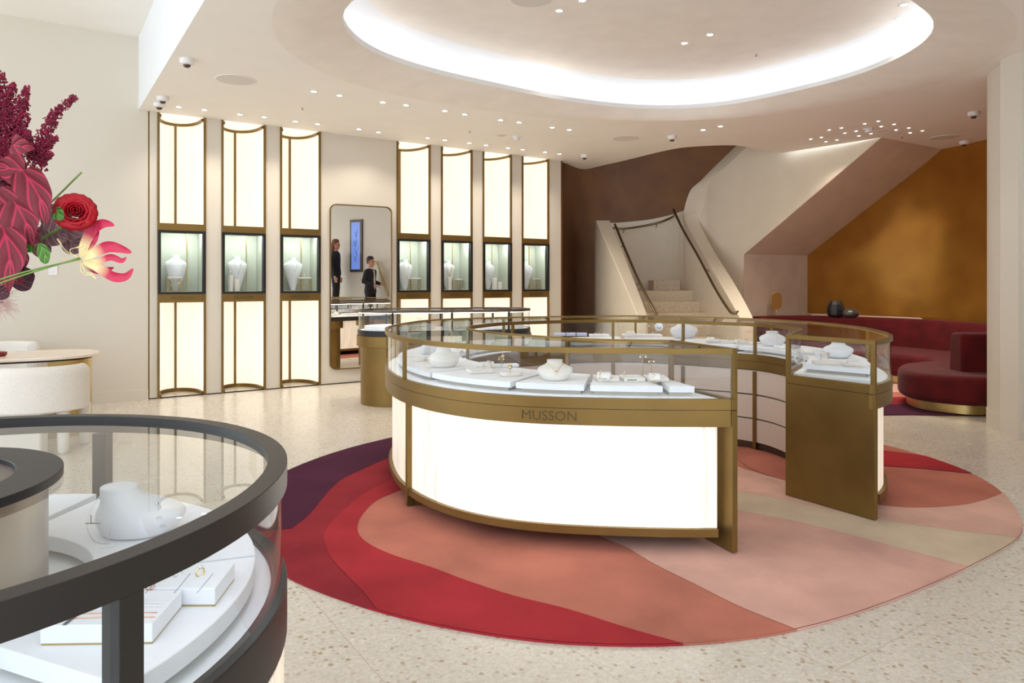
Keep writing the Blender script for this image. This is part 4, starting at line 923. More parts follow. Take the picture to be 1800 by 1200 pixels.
# ------------------------------------------------------------------ flower arrangement over the round case
vz = thing('flower_vase', 'dark glazed vase of the flower arrangement on the round case', 'vase', (FC.x, FC.y, ZT-.005))
B().lathe([(0, 0), (.07, 0), (.10, .06), (.105, .12), (.08, .19), (.05, .23), (.055, .25), (.048, .25), (.045, .22), (0, .2)], (0, 0, 0), 32).make('body', vasem, vz, smooth=True)
MOUTH = Vector((FC.x, FC.y, ZT+.235))
def leafmat(name, c, vein, k=16):
    m = bpy.data.materials.new(name); m.use_nodes = True; nt = m.node_tree; b = nt.nodes['Principled BSDF']; N = nt.nodes.new; L = nt.links.new
    at = N('ShaderNodeAttribute'); at.attribute_name = 'leafuv'; sp = N('ShaderNodeSeparateXYZ'); L(at.outputs['Vector'], sp.inputs[0])
    ab = N('ShaderNodeMath'); ab.operation = 'ABSOLUTE'; L(sp.outputs[1], ab.inputs[0])
    m1 = N('ShaderNodeMath'); m1.operation = 'MULTIPLY_ADD'; L(ab.outputs[0], m1.inputs[0]); m1.inputs[1].default_value = -.55; L(sp.outputs[0], m1.inputs[2])
    m2 = N('ShaderNodeMath'); m2.operation = 'MULTIPLY'; L(m1.outputs[0], m2.inputs[0]); m2.inputs[1].default_value = k
    s = N('ShaderNodeMath'); s.operation = 'SINE'; L(m2.outputs[0], s.inputs[0])
    g_ = N('ShaderNodeMapRange'); g_.inputs[1].default_value = .72; g_.inputs[2].default_value = 1; L(s.outputs[0], g_.inputs[0])
    mid = N('ShaderNodeMapRange'); mid.inputs[1].default_value = .08; mid.inputs[2].default_value = .02; L(ab.outputs[0], mid.inputs[0])
    mx = N('ShaderNodeMath'); mx.operation = 'MAXIMUM'; L(g_.outputs[0], mx.inputs[0]); L(mid.outputs[0], mx.inputs[1])
    mc = N('ShaderNodeMixRGB'); mc.inputs[1].default_value = (*c, 1); mc.inputs[2].default_value = (*vein, 1); L(mx.outputs[0], mc.inputs[0]); L(mc.outputs[0], b.inputs['Base Color'])
    b.inputs['Roughness'].default_value = .55; b.inputs['Specular IOR Level'].default_value = .25
    bp = N('ShaderNodeBump'); bp.inputs['Strength'].default_value = .6; bp.inputs['Distance'].default_value = .002; bp.invert = True; L(s.outputs[0], bp.inputs['Height']); L(bp.outputs[0], b.inputs['Normal']); return m
iresine = leafmat('maroon_leaf', (.15, .014, .022), (.42, .022, .06)); mauve = leafmat('mauve_smoke_leaf', (.25, .12, .13), (.42, .25, .26), 22); greenl = leafmat('green_leaf', (.06, .15, .02), (.16, .28, .06), 14)
darkl = leafmat('dark_smoke_leaf', (.075, .02, .03), (.16, .06, .07), 22)
rosem = mat('red_rose_petal', (.33, .004, .010), .5, spec=.25, noise=.18, nscale=18); amar = mat('amaranth_burgundy', (.20, .006, .030), .7, noise=.4, nscale=60)
stemg = mat('green_stem', (.16, .26, .05), .5); stemr = mat('red_stem', (.30, .05, .05), .5); cream = mat('pale_yellow_petal', (.82, .66, .30), .5)
def petalmat(name, a, c, lo, hi):
    m = bpy.data.materials.new(name); m.use_nodes = True; nt = m.node_tree; b = nt.nodes['Principled BSDF']; N = nt.nodes.new; L = nt.links.new
    at = N('ShaderNodeAttribute'); at.attribute_name = 'leafuv'; sp = N('ShaderNodeSeparateXYZ'); L(at.outputs['Vector'], sp.inputs[0])
    r = N('ShaderNodeMapRange'); r.inputs[1].default_value = lo; r.inputs[2].default_value = hi; L(sp.outputs[0], r.inputs[0])
    mc = N('ShaderNodeMixRGB'); mc.inputs[1].default_value = (*a, 1); mc.inputs[2].default_value = (*c, 1); L(r.outputs[0], mc.inputs[0]); L(mc.outputs[0], b.inputs['Base Color']); b.inputs['Roughness'].default_value = .45; return m
lily = petalmat('flame_lily_petal', (.85, .68, .33), (.50, .006, .05), .22, .42)
def leaf(name, m, base, tip, width, parent=None, side=None, curl=.15, fold=.25, shape='heart', wave=0.0, nu=14, nv=9):
    base, tip = Vector(base), Vector(tip); ax = tip-base; L = ax.length; t = ax.normalized()
    s_ = Vector(side).normalized() if side else t.cross(Vector((0, -1, 0))).normalized(); s_ = (s_-t*s_.dot(t)).normalized(); nrm = s_.cross(t).normalized()
    vs = []; uv = []
    for i in range(nu+1):
        u = i/nu
        if shape == 'heart': w_ = (math.sin(math.pi*min(1, (u*.93+.07))**.62))**.9*(1-.15*u)
        elif shape == 'oval': w_ = math.sin(math.pi*(u*.96+.02))**.55
        else: w_ = math.sin(math.pi*(u*.97+.03)**.8)**.8
        w_ = max(w_, .015)*width/2
        for j in range(nv):
            v = -1+2*j/(nv-1)
            p = base+ax*u+s_*v*w_+nrm*(fold*abs(v)*w_-curl*L*math.sin(math.pi*u)+wave*width*math.sin(u*14+v*3)*abs(v)-(curl*L*.8*(u**3)))
            vs.append(p); uv.append((u, v, 0))
    fs = [[i*nv+j, i*nv+j+1, (i+1)*nv+j+1, (i+1)*nv+j] for i in range(nu) for j in range(nv-1)]
    me = raw([v-(Vector(parent.location) if parent else Vector()) for v in vs], fs, name)
    a = me.attributes.new('leafuv', 'FLOAT_VECTOR', 'POINT')
    for i, q in enumerate(uv): a.data[i].vector = q
    o = obj(name, me, m, parent, True)
    return o
def stemthing(name, label, cat, tip, m=stemg, r=.0028, group=None, bend=(0, .09, .04), part='stem'):
    t = thing(name, label, cat, tuple(MOUTH), 0, group)
    mid = (Vector(tip)-MOUTH)*.5+Vector(bend); B().tube(catmull([(0, 0, -.12), (0, 0, 0), tuple(mid), tuple(Vector(tip)-MOUTH)], 6), r, 7).make(part, m, t, smooth=True); return t
FY = 1.34
def fp(x, y, dy=0): return PY(x, y, FY+dy)
def spike(t, pts, r0, r1, seed, per=46):
    rnd = random.Random(seed); b = B(); pts = catmull([tuple(p-Vector(t.location)) for p in pts], 10); N = len(pts)
    for i, p in enumerate(pts):
        f = i/(N-1); R_ = r0+(r1-r0)*f
        R_ *= 1+.25*math.sin(i*1.3+seed)
        for k in range(max(5, int(per*R_/r0))):
            a = rnd.random()*6.283; c = rnd.uniform(-1, 1); rr = R_*(.55+.5*rnd.random()); q = Vector(p)+Vector((rr*math.cos(a)*math.sqrt(1-c*c), rr*math.sin(a)*math.sqrt(1-c*c), rr*c))
            sz = rnd.uniform(.0016, .0030); b.add([q+Vector(d)*sz for d in ((1, 0, 0), (-1, 0, 0), (0, 1, 0), (0, -1, 0), (0, 0, 1), (0, 0, -1))], [(0, 2, 4), (2, 1, 4), (1, 3, 4), (3, 0, 4), (2, 0, 5), (1, 2, 5), (3, 1, 5), (0, 3, 5)])
    o = b.make('blossom_spike', amar, t, weld=False); return o
am = stemthing('amaranth_stem', 'long burgundy amaranth spike arching to the right, tip highest on the right', 'flower', fp(60, 290), stemr)
spike(am, [fp(62, 290), fp(78, 240), fp(98, 200), fp(130, 172)], .017, .006, 1); spike(am, [fp(58, 275), fp(50, 245), fp(48, 232)], .010, .005, 2, 30); spike(am, [fp(72, 270), fp(88, 250), fp(99, 243)], .011, .004, 3, 30); spike(am, [fp(72, 285), fp(84, 275), fp(90, 270)], .008, .004, 4, 24)
am = stemthing('amaranth_stem', 'bushy burgundy amaranth plume at the upper left edge of the photo', 'flower', fp(5, 290), stemr)
spike(am, [fp(5, 300), fp(0, 230), fp(-4, 180), fp(2, 132)], .030, .008, 5, 90); spike(am, [fp(20, 260), fp(32, 200), fp(48, 155)], .022, .005, 6, 60); spike(am, [fp(10, 220), fp(16, 175), fp(22, 150)], .015, .006, 7, 40); spike(am, [fp(18, 285), fp(36, 235), fp(42, 180)], .018, .008, 8, 50); spike(am, [fp(-12, 300), fp(-20, 220), fp(-18, 160)], .028, .010, 9, 70)
# rose
rc = fp(132, 374, -.02)
RS_ = .72
rs = stemthing('rose', 'open red rose on the right side of the bouquet', 'flower', rc+Vector((-.015, .02, -.01)), stemg)
M = Matrix.Translation(rc-MOUTH) @ Matrix.Rotation(.55, 4, 'Z') @ Matrix.Rotation(1.3, 4, 'X') @ Matrix.Scale(RS_, 4)
rnd = random.Random(3)
def petal(R_, hh, a0, spread, op, curl):
    vs = []; fs = []; nu, nv = 7, 9
    for i in range(nu+1):
        u = i/nu; rr = R_*(.35+.65*math.sin(u*1.45)**.8)*(1+op*u*u); z = hh*(u-.35)-curl*max(0, u-.75)*hh*2
        for j in range(nv):
            v = -1+2*j/(nv-1); a = a0+v*spread*(.35+.65*math.sin(math.pi*min(.5, u*.62)))*(1-.12*u); zz = z-.10*hh*v*v*u+.0006*math.sin(7*v+a0*5)
            ro = rr+.0015*math.sin(9*v+a0*3)*u+curl*.008*max(0, u-.7)*3; vs.append(M @ Vector((ro*math.cos(a), ro*math.sin(a), zz)))
    return vs, [[i*nv+j, i*nv+j+1, (i+1)*nv+j+1, (i+1)*nv+j] for i in range(nu) for j in range(nv-1)]
for L_, (R_, hh, cnt, sp_, op, cu) in enumerate(((.006, .036, 2, 1.7, .0, 0), (.011, .038, 3, 1.4, .0, 0), (.016, .040, 4, 1.1, .05, .1), (.022, .042, 5, .95, .15, .35), (.028, .044, 6, .8, .25, .6), (.031, .042, 6, .75, .45, .9))):
    for k in range(cnt):
        b = B(); b.add(*petal(R_, hh, 6.283*k/cnt+L_*.7+rnd.uniform(-.1, .1), sp_, op, cu)); o = b.make('petal', rosem, rs, smooth=True, weld=False)
        q = o.modifiers.new('s', 'SOLIDIFY'); q.thickness = .0006
leaf('sepal', greenl, fp(97, 366, -.04), fp(113, 386, -.045), .024, rs, curl=-.1, shape='oval')
# flame lily
lc = fp(142, 455, -.03)
ll = stemthing('flame_lily', 'crimson and yellow flame lily with swept-back petals at the right of the bouquet', 'flower', lc, stemg, .0016, bend=(.02, 0, .03))
def ribbonpetal(pts, w_, parent, m=lily, n_=22, twist=0, ruffle=.12):
    pts = catmull([tuple(p) for p in pts], n_//(len(pts)-1)+1); N = len(pts); vs = []; uv = []; nv = 5
    for i, p in enumerate(pts):
        u = i/(N-1); p = Vector(p); a = Vector(pts[max(0, i-1)]); c = Vector(pts[min(N-1, i+1)]); t = (c-a).normalized(); s_ = t.cross(Vector((math.sin(twist*u), -math.cos(twist*u), .0))).normalized(); nn_ = s_.cross(t)
        ww = w_/2*max(.03, math.sin(math.pi*(u*.9+.08))**.75)
        for j in range(nv):
            v = -1+2*j/(nv-1); vs.append(p+s_*v*ww+nn_*(ruffle*ww*math.sin(u*20+v*2)*abs(v)+.25*ww*v*v)-Vector(parent.location)); uv.append((u, v, 0))
    me = raw(vs, [[i*nv+j, i*nv+j+1, (i+1)*nv+j+1, (i+1)*nv+j] for i in range(N-1) for j in range(nv-1)], 'petal'); at = me.attributes.new('leafuv', 'FLOAT_VECTOR', 'POINT')
    for i, q in enumerate(uv): at.data[i].vector = q
    return obj('petal', me, m, parent, True)
for pts, w_ in (([fp(144,452), fp(150,430), fp(163,405), fp(182,393), fp(201,396)], .036), ([fp(146,455), fp(165,445), fp(190,434), fp(212,437), fp(231,444)], .034), ([fp(146,457), fp(170,460), fp(195,452), (fp(214,458)), fp(222,452)], .020),
                ([fp(146,460), fp(172,470), fp(200,486), fp(222,486), fp(234,472)], .030), ([fp(145,452), fp(152,442), fp(168,420), fp(172,396), fp(166,388)], .016), ([fp(146,459), fp(160,470, .02), fp(180,476, .03), fp(200,470, .04)], .024)):
    ribbonpetal(pts, w_*.62, ll)
for pts in ([fp(142,456), fp(128,448), fp(115,440), fp(104,424)], [fp(142,458), fp(130,462), fp(118,460), fp(114,458)], [fp(142,460), fp(142,475), fp(150,483), fp(158,483)], [fp(143,460), fp(150,478), fp(160,480), fp(166,487)], [fp(140,452), fp(126,446), fp(124,438), fp(140,434)]):
    q = [tuple(p+(p-Vector((0, 0, EYE)))*-.012-MOUTH) for p in pts]; b = B(); b.tube(catmull(q, 5), .0008, 5); e = Vector(q[-1]); d_ = (Vector(q[-1])-Vector(q[-2])).normalized(); b.tube([e-d_*.006, e+d_*.006], .0016, 6); b.make('stamen', cream, ll, smooth=True)
# leaves: (base, tip, width px, dy, material, label)
def leafstem(lst, label, name, m, sm, cat='foliage', **kw):
    tip = fp(*lst[0][0]); t = stemthing(name, label, cat, tip, sm, .0025)
    for q in lst:
        leaf('leaf', m, fp(*q[0], q[3]), fp(*q[1], q[3]-.01), q[2]/F*FY, t, curl=q[4] if len(q) > 4 else .12, fold=q[5] if len(q) > 5 else .22, wave=.02, **kw)
leafstem([((24,352),(52,430),74,-.05), ((40,300),(74,392),62,-.07,.18), ((6,400),(8,512),80,-.06), ((-10,330),(-6,430),90,-.02), ((44,300),(-16,290),56,-.06,.05), ((60,330),(84,372),46,-.03)], 'stem of large maroon leaves with pink veins hanging at the bouquet front', 'bloodleaf_foliage', iresine, stemr)
leafstem([((10,250),(-40,330),90,-.01), ((20,255),(64,262),40,-.03,-.05), ((-4,440),(34,500),60,-.03), ((30,395),(70,440),50,.0), ((10,330),(20,400),100,.03), ((0,280),(30,340),90,.03), ((20,430),(-10,500),90,.02)], 'second stem of maroon veined leaves filling the middle left of the bouquet', 'bloodleaf_foliage', iresine, stemr)
leafstem([((70,400),(118,420),46,.03,.02), ((95,400),(150,405),44,.04,.02), ((60,420),(84,446),40,.04), ((110,415),(140,440),40,.05), ((84,360),(100,410),46,.02), ((125,395),(160,412),34,.04)], 'mauve smoke bush leaves behind the red rose', 'smoke_bush_foliage', mauve, stemr, shape='oval')
leafstem([((22,500),(56,480),44,-.01), ((-10,510),(14,518),26,-.03)], 'dark smoke bush leaf below the maroon leaves', 'smoke_bush_foliage', darkl, stemr, shape='oval')
leafstem([((70,428),(80,462),22,-.06), ((58,430),(42,440),22,-.04)], 'two small green leaves under the rose', 'leafy_sprig', greenl, stemg, shape='oval')
b = stemthing('bare_twig', 'thin bare green stem poking up right behind the rose', 'stem', fp(143, 303), stemg, .0018)
b = stemthing('bare_twig', 'thin horizontal green stem reaching the flame lily', 'stem', fp(140, 453, -.02), stemg, .0015, bend=(.03, -.02, .02))
t = stemthing('smoke_bush_plume', 'airy pink smoke bush plume at the bottom of the bouquet', 'flower', fp(6, 530), stemr, .0015, bend=(0, 0, .0)); rnd = random.Random(11); bb = B()
for i in range(150):
    a = fp(rnd.uniform(-18, 10), rnd.uniform(515, 550), rnd.uniform(-.02, .02))-MOUTH; c = a+Vector((rnd.uniform(.0, .03), rnd.uniform(-.01, .01), rnd.uniform(-.025, .018))); bb.tube([a, (a+c)/2+Vector((0, 0, .003)), c], .00035, 3)
bb.make('hairs', mat('pink_hairs', (.66, .42, .38), .8), t)['kind'] = 'stuff'
# ------------------------------------------------------------------ far black-rimmed case
BA = math.radians(15); BC = Vector((-.80, 8.62)); BZ = 1.10
bc = empty('display_case', 'long black-rimmed glass case with a round brass pedestal before the display wall', 'display case', (BC.x, BC.y, 0), rz=BA)
def stadium(L_, r, n_=16): return [(L_/2-r+r*math.cos(a), r*math.sin(a)) for a in [math.radians(-90+180*i/n_) for i in range(n_+1)]]+[(-L_/2+r+r*math.cos(a), r*math.sin(a)) for a in [math.radians(90+180*i/n_) for i in range(n_+1)]]
st = resample(stadium(2.10, .42), 80, True)
def sb(o0, o1, z0, z1, nm, m):
    b = B(); b.sweep(st, rect(o0, o1, z0, z1), closed=True); return b.make(nm, m, bc, smooth=True, angle=.6)
sb(0, .03, BZ-.03, BZ, 'top_rim', brassD); sb(0, .03, .80, .865, 'lower_band', black)
b = B(); b.sweep(st, [(.01, .86), (.01, BZ-.03)], closed=True); b.make('glass_wall', glass, bc, smooth=True)
b = B(); b.prism([(x*.98, y*.98) for x, y in st], BZ-.008, BZ-.006, caps=False); b = B(); b.add([(x*.98, y*.96, BZ-.008) for x, y in st], [tuple(range(80))]); b.make('top_glass', glass, bc)
B().prism([(x*.985, y*.97) for x, y in st], .835, .862).make('deck', deckm, bc)
sb(.014, .022, BZ-.036, BZ-.0305, 'light_strip', ledW)
for x in (-.68, 0, .68):
    for y in (-.408, .408): B().box((x, y, .965), (.022, .022, .21)).make('post', black, bc)
for x in (-.63, .63):
    B().lathe([(0, .0), (.385, .0), (.385, .68), (0, .68)], (x, 0, 0), 48).make('pedestal', brass, bc, smooth=True, angle=.6)
    B().lathe([(0, .68), (.43, .68), (.43, .80), (0, .80)], (x, 0, 0), 48).make('pedestal_collar', brass, bc, smooth=True, angle=.6)
def bcw(x, y, z): return Vector((BC.x, BC.y, 0))+Matrix.Rotation(BA, 3, 'Z') @ Vector((x, y, z))
for x, nm in ((-.66, 'left'), (.66, 'right')):
    o = B().lathe([(0, 0), (.30, 0), (.31, .01), (.31, .045), (0, .045)], (0, 0, 0), 48).make('round_platform', suede, smooth=True, angle=.6); o.location = bcw(x, 0, .863); tag(o, f'round white platform in the {nm} end of the long black-rimmed case', 'display platform')
tstand(bcw(-.34, -.15, .863), BA, .13, .07, 'T-shaped earring stand in the long black-rimmed case', pearl); lowbust(bcw(-.2, -.1, .863), 0, .6, 'small white bust in the long black-rimmed case', suede)
tray(bcw(.1, -.1, .863), .3, .2, .03, BA, 'flat white tray in the long black-rimmed case', False, suede)
# ------------------------------------------------------------------ desk, chairs
TA = math.radians(31); TC = Vector((-4.35, 6.72)); u2 = Vector((math.cos(TA), math.sin(TA))); v2_ = Vector((-u2.y, u2.x)); tcen = TC-u2*.75
tb = empty('consultation_table', 'oval stone-topped table with a curved brass leg on the far left', 'table', (tcen.x, tcen.y, 0), rz=TA)
tp = stadium(2.30, .44, 20); B().prism([(p[0], p[1]) for p in tp], .722, .75).make('table_top', marble, tb, bevel=.008, seg=3)
B().prism([(p[0]*.93, p[1]*.8) for p in tp], .700, .7215).make('under_frame', black, tb)
for sx in (1, -1):
    b = B(); b.sweep([(sx*(.80+.26*math.cos(a)*1.0), .30*math.sin(a)) for a in [math.radians(q) for q in range(-105, 106, 10)]], rect(-.02, .02, 0, .70)); b.make('curved_leg', brassL, tb, smooth=True, angle=.7)
cr = Vector((math.cos(TA), math.sin(TA)))
def chair(loc, rz, label, wd=.76, top=.735):
    t = thing('armchair', label, 'chair', loc, rz, 'cream upholstered chairs')
    # back: curved shell, open side towards +y
    pth = [(math.sin(a)*wd/2*1.0, -math.cos(a)*.30+.30-.30) for a in [math.radians(q) for q in range(-100, 101, 10)]]
    secs = [(.36, .0), (.44, .0), (.62, .0), (top-.06, .0), (top-.015, .02), (top, .05)]
    b = B(); b.sweep(pth, [(-.05, .36), (.06, .36), (.065, top-.05), (.045, top-.012), (.015, top), (-.02, top-.008), (-.05, top-.05)]); b.make('backrest', boucle, t, smooth=True, bevel=.035, seg=4)
    b = B(); b.prism([(x*.86, y*.86+.02) for x, y in [(wd/2*math.sin(a), -.31*math.cos(a)) for a in [math.radians(q) for q in range(-180, 180, 15)]]], .33, .46); b.make('seat', boucle, t, smooth=True, bevel=.04, seg=4, angle=1.2)
    b = B(); b.box((0, -.22, .20), (wd*.52, .12, .38)); b.make('back_panel', boucle, t, bevel=.02, seg=3)
    for sx in (-1, 1):
        for sy in (-.14, .22): b = B(); b.lathe([(0, .0), (.030, 0), (.042, .03), (.048, .36), (0, .36)], (sx*.30, sy, 0), 20); b.make('leg', boucle, t, smooth=True)
    return t
chair((-4.03, 6.0, 0), .10, 'cream woven chair with its back to the camera, in front of the stone table')
chair((-5.32, 7.28, 0), math.pi+.35, 'cream chair on the wall side of the stone table', .74, .80)
rd = B().lathe([(.03, 0), (.055, 0), (.07, .015), (.072, .035), (.06, .04), (.045, .03), (.04, .01), (.03, .006)], (0, 0, 0), 32).make('ring_dish', mat('red_lacquer', (.22, .01, .015), .35), smooth=True); rd.location = P(-4, 626, .7505); tag(rd, 'small dark red round dish on the stone table at the left edge', 'dish')
# ------------------------------------------------------------------ sofa, ledge, vases, tabletop mirror
sf = empty('velvet_sofa', 'long curved deep red velvet sofa on a brass plinth below the copper wall', 'sofa', (5.2, 9.6, 0))
ivs = Matrix.Translation((-5.2, -9.6, 0))
def ps(b, nm, m, **kw): o = b.make(nm, m, sf, **kw); o.matrix_parent_inverse = ivs; return o
seat = [(3.95,11.8),(3.95,11.2),(4.5,10.6),(5.1,10.1),(5.45,9.6),(5.45,9.15),(5.15,8.95),(4.8,8.75),(4.52,8.35),(4.42,7.95),(4.55,7.65),(4.85,7.42),(5.15,7.5),(5.4,7.9),(6.1,7.95),(6.55,8.3),(6.80,9.3),(6.72,10.2),(6.3,11.1),(5.5,12.0),(4.95,12.2),(4.3,12.0)]
sr = relax(catmull(seat, 5, True), 5, True)
def ins(Q, d): return [(p[0]+q[0]*d, p[1]+q[1]*d) for p, q in zip(Q, normals(Q, True))]
b = B(); b.prism(sr, .115, .43); ps(b, 'seat', velvet, smooth=True, bevel=.07, seg=5, angle=1.2)
b = B(); b.prism(ins(sr, .09), .018, .115); ps(b, 'plinth', brassL, smooth=True, angle=.5)
bk = catmull([(4.98, 7.98), (5.6, 7.98), (6.25, 8.45), (6.55, 9.3), (6.50, 10.1), (6.1, 11.05), (5.4, 11.85), (4.9, 12.06), (4.4, 11.95), (4.03, 11.75)], 8)
b = B(); b.sweep(bk, [(-.13, .40), (.15, .40), (.12, .80), (.09, .855), (-.07, .86), (-.11, .82)]); ps(b, 'backrest', velvet, smooth=True, bevel=.05, seg=4, angle=1.2)
led_ = B().prism([(5.2, 12.35), (5.35, 12.95), (6.45, 11.25), (6.32, 10.95)], 0.0, .862); lo = led_.make('trim_ledge', taupe); struct(lo)
for (px_, py_, s_, prof, nm) in ((1469, 556, 1, [(0, 0), (.09, 0), (.128, .05), (.135, .13), (.115, .21), (.085, .255), (.080, .262), (.072, .255), (.0, .2)], 'tall black faceted vase on the ledge behind the sofa'), (1494, 556.5, 1, [(0, 0), (.08, 0), (.125, .04), (.135, .075), (.11, .12), (.06, .145), (.05, .15), (.045, .14), (0, .12)], 'low round dark grey vase beside the taller black one')):
    p = P(px_, py_+2.2, .8625); o = B().lathe(prof, (0, 0, 0), 10 if 'faceted' in nm else 32).make('vase', vasem if 'faceted' in nm else mat('smoky_glaze', (.05, .042, .036), .3), smooth='faceted' not in nm); o.location = (p.x, p.y, .8625); tag(o, nm, 'vase')
sd = B().lathe([(0, 0), (.16, 0), (.16, .45), (0, .45)], (0, 0, 0), 32)
tp_ = PY(1364.5, 556, 12.05)
st_ = thing('pedestal_table', 'small round side table behind the sofa holding the gold tabletop mirror', 'side table', (PY(1364.5, 556, 12.3).x, 12.3, 0)); B().lathe([(0, 0), (.10, 0), (.10, .80), (.105, .80), (.105, .83), (0, .83)], (0, 0, 0), 24).make('body', taupe, st_, smooth=True, angle=.5)
tm = thing('tabletop_mirror', 'gold rounded paddle mirror on a thin stem beside the staircase', 'mirror', (PY(1364.5, 556, 12.3).x, 12.3, .831))
B().tube([(0, 0, 0), (0, 0, .13)], .008, 8).make('stem', goldpol, tm, smooth=True)
b = B(); pr = rrect(.185, .30, .09, 8); k = len(pr); b.add([(x, -.01, .27+z-.0) for x, z in pr]+[(x, .01, .27+z) for x, z in pr], [tuple(range(k)), tuple(range(k, 2*k))]+[(i, (i+1) % k, (i+1) % k+k, i+k) for i in range(k)]); b.make('mirror_disc', mat('gold_mirror', (.62, .33, .10), .3, .6), tm, bevel=.004)
# ------------------------------------------------------------------ ceiling fixtures
def copies(o, loc, label=None):
    c = o.copy(); C.objects.link(c); c.location = loc; c.parent = None
    if label: c['label'] = label
    for ch in o.children: d = ch.copy(); C.objects.link(d); d.parent = c
    return c
dl = thing('downlight', 'x', 'ceiling light', (0, 0, 0), 0, 'recessed ceiling downlights')
B().lathe([(.030, .002), (.030, -.002), (.045, -.004), (.048, 0), (.048, .002)], (0, 0, 0), 24).make('trim_ring', mat('white_metal', (.82, .8, .77), .5), dl, smooth=True)
B().lathe([(0, -.001), (.029, -.001)], (0, 0, 0), 20).make('lens', downm, dl)
spd = bpy.data.lights.new('downlight_beam', 'SPOT'); spd.energy = DOWN_W; spd.spot_size = 1.9; spd.spot_blend = .8; spd.shadow_soft_size = .03; spd.color = (1, .90, .77)
spo = bpy.data.objects.new('beam', spd); C.objects.link(spo); spo.parent = dl; spo.location = (0, 0, -.012)
main = [(314.5,188),(359,193),(421.7,201),(464.5,206),(519.5,213.6),(558.6,218),(631,227),(665.5,232.6),(751.7,242.7),(782,246.4),(825,251.6),(854.5,255),(893,260),(919,263),(958,267.5),(983.5,270.5),(552,161),(597,168),(673,180),(714,185),(782,195),(817,201),(880,211),(912.5,215),(971,224),(1001,228.5),(1236,228.5),(1266.5,222)]
dome = [(983,19),(1023.5,1),(1248,61),(1203,76),(916,113.5),(961,122),(1128.5,153),(1177.5,153.5),(1424,110),(1378.5,122.5),(1589,8.5),(1581.5,32),(689,51),(722,70)]
clus = [(1425,244.5),(1444,241.5),(1457.5,228.5),(1479,225),(1485,234),(1452,249),(1471,246),(1505,230.5),(1510,239),(1520,217.5),(1531,235),(1544,213),(1549,222.5),(1571.5,218.5),(1575,228.5),(1597.5,225),(1600,233.5),(1621.5,230)]
def ordn(i): return str(i+1)+{1: 'st', 2: 'nd', 3: 'rd'}.get((i+1) if (i+1) < 20 else (i+1) % 10, 'th')
first = True
for grp, z in ((main, ZC), (dome, ZL+.33)):
    for i, (x, y) in enumerate(grp):
        p = P(x, y, z-.003)
        if grp is main: lab = f'small recessed downlight, {ordn(i)} from the left in the row by the display wall' if i < 16 else (f'small recessed downlight, {ordn(i-16)} from the left in the row below the oval' if i < 26 else f'{["left", "right"][i-26]} one of the two downlights over the staircase side')
        else: lab = f'downlight in the raised oval ceiling, {["front centre", "front centre right", "centre right", "centre", "left of the far pair", "second left far", "far pair left", "far pair right", "right far upper", "right far lower", "near right edge upper", "near right edge lower", "near left edge upper", "near left edge lower"][i]}'
        if first: dl.location = p; dl['label'] = lab; first = False
        else: copies(dl, p, lab)
sdl = thing('star_downlight', 'x', 'ceiling light', (0, 0, 0), 0, 'cluster of tiny ceiling lights')
B().lathe([(.018, .001), (.018, -.002), (.026, -.003), (.028, .001)], (0, 0, 0), 16).make('trim_ring', mat('gold_trim', (.7, .58, .42), .4), sdl, smooth=True); B().lathe([(0, -.001), (.018, -.001)], (0, 0, 0), 12).make('lens', downm, sdl)
sp2 = spd.copy(); sp2.energy = DOWN_W*1.1; s2o = bpy.data.objects.new('beam', sp2); C.objects.link(s2o); s2o.parent = sdl; s2o.location = (0, 0, -.012)
srt = sorted(clus)
for i, (x, y) in enumerate(srt):
    p = P(x, y, ZC-.003); lab = f'tiny spotlight in the scattered ceiling cluster near the staircase, {ordn(i)} from the left'
    if i == 0: sdl.location = p; sdl['label'] = lab
    else: copies(sdl, p, lab)
cm = thing('security_camera', 'x', 'security camera', (0, 0, 0), 0, 'dome security cameras'); W1 = mat('white_plastic', (.82, .80, .78), .4)
B().lathe([(0, 0), (.062, 0), (.065, -.012), (.060, -.045), (.035, -.055), (0, -.055)], (0, 0, 0), 28).make('housing', W1, cm, smooth=True, angle=.9)
B().lathe([(.036, -.040), (.034, -.058), (.024, -.075), (0, -.082)], (0, 0, 0), 24).make('dome', mat('camera_dome', (.08, .05, .045), .08), cm, smooth=True)
for i, (x, y, nm) in enumerate(((328.6, 104, 'nearest the bulkhead, by the round speaker'), (286, 170, 'upper one of the pair above the leftmost wall display'), (280, 181, 'lower one of the pair above the leftmost wall display'), (1181.5, 239, 'over the staircase, right of the round speaker'), (1027.5, 272, 'at the left tip of the ceiling beside the stairwell'), (1711.5, 197, 'at the top right beside the column'), (1695, 248, 'above the copper wall on the right'))):
    p = P(x, y, ZC); lab = 'white dome security camera '+nm
    if i == 0: cm.location = p; cm['label'] = lab
    else: copies(cm, p, lab)
for x, y, r, z, nm in ((415, 140, .20, ZC, 'large flush round ceiling speaker on the left'), (1100, 243, .20, ZC, 'flush round ceiling speaker above the staircase'), (1660, 241.5, .20, ZC, 'flush round ceiling speaker at the far right'), (935, -2, .20, ZL+.33, 'flush round speaker in the raised oval ceiling'), (882, 237.7, .07, ZC, 'small flush disc in the ceiling above the right wall displays'), (1549, 230, .07, ZC, 'small flush disc in the starry light cluster')):
    t = thing('ceiling_speaker', nm, 'ceiling speaker', P(x, y, z)-Vector((0, 0, .001))); B().lathe([(r*.94, -.001), (r*.95, -.006), (r, -.005), (r, 0)], (0, 0, 0), 48).make('rim', ceilm, t, smooth=True); B().lathe([(0, -.004), (r*.93, -.004), (r*.93, 0)], (0, 0, 0), 48).make('grille', mat('speaker_grille', (.74, .69, .64), .8), t)
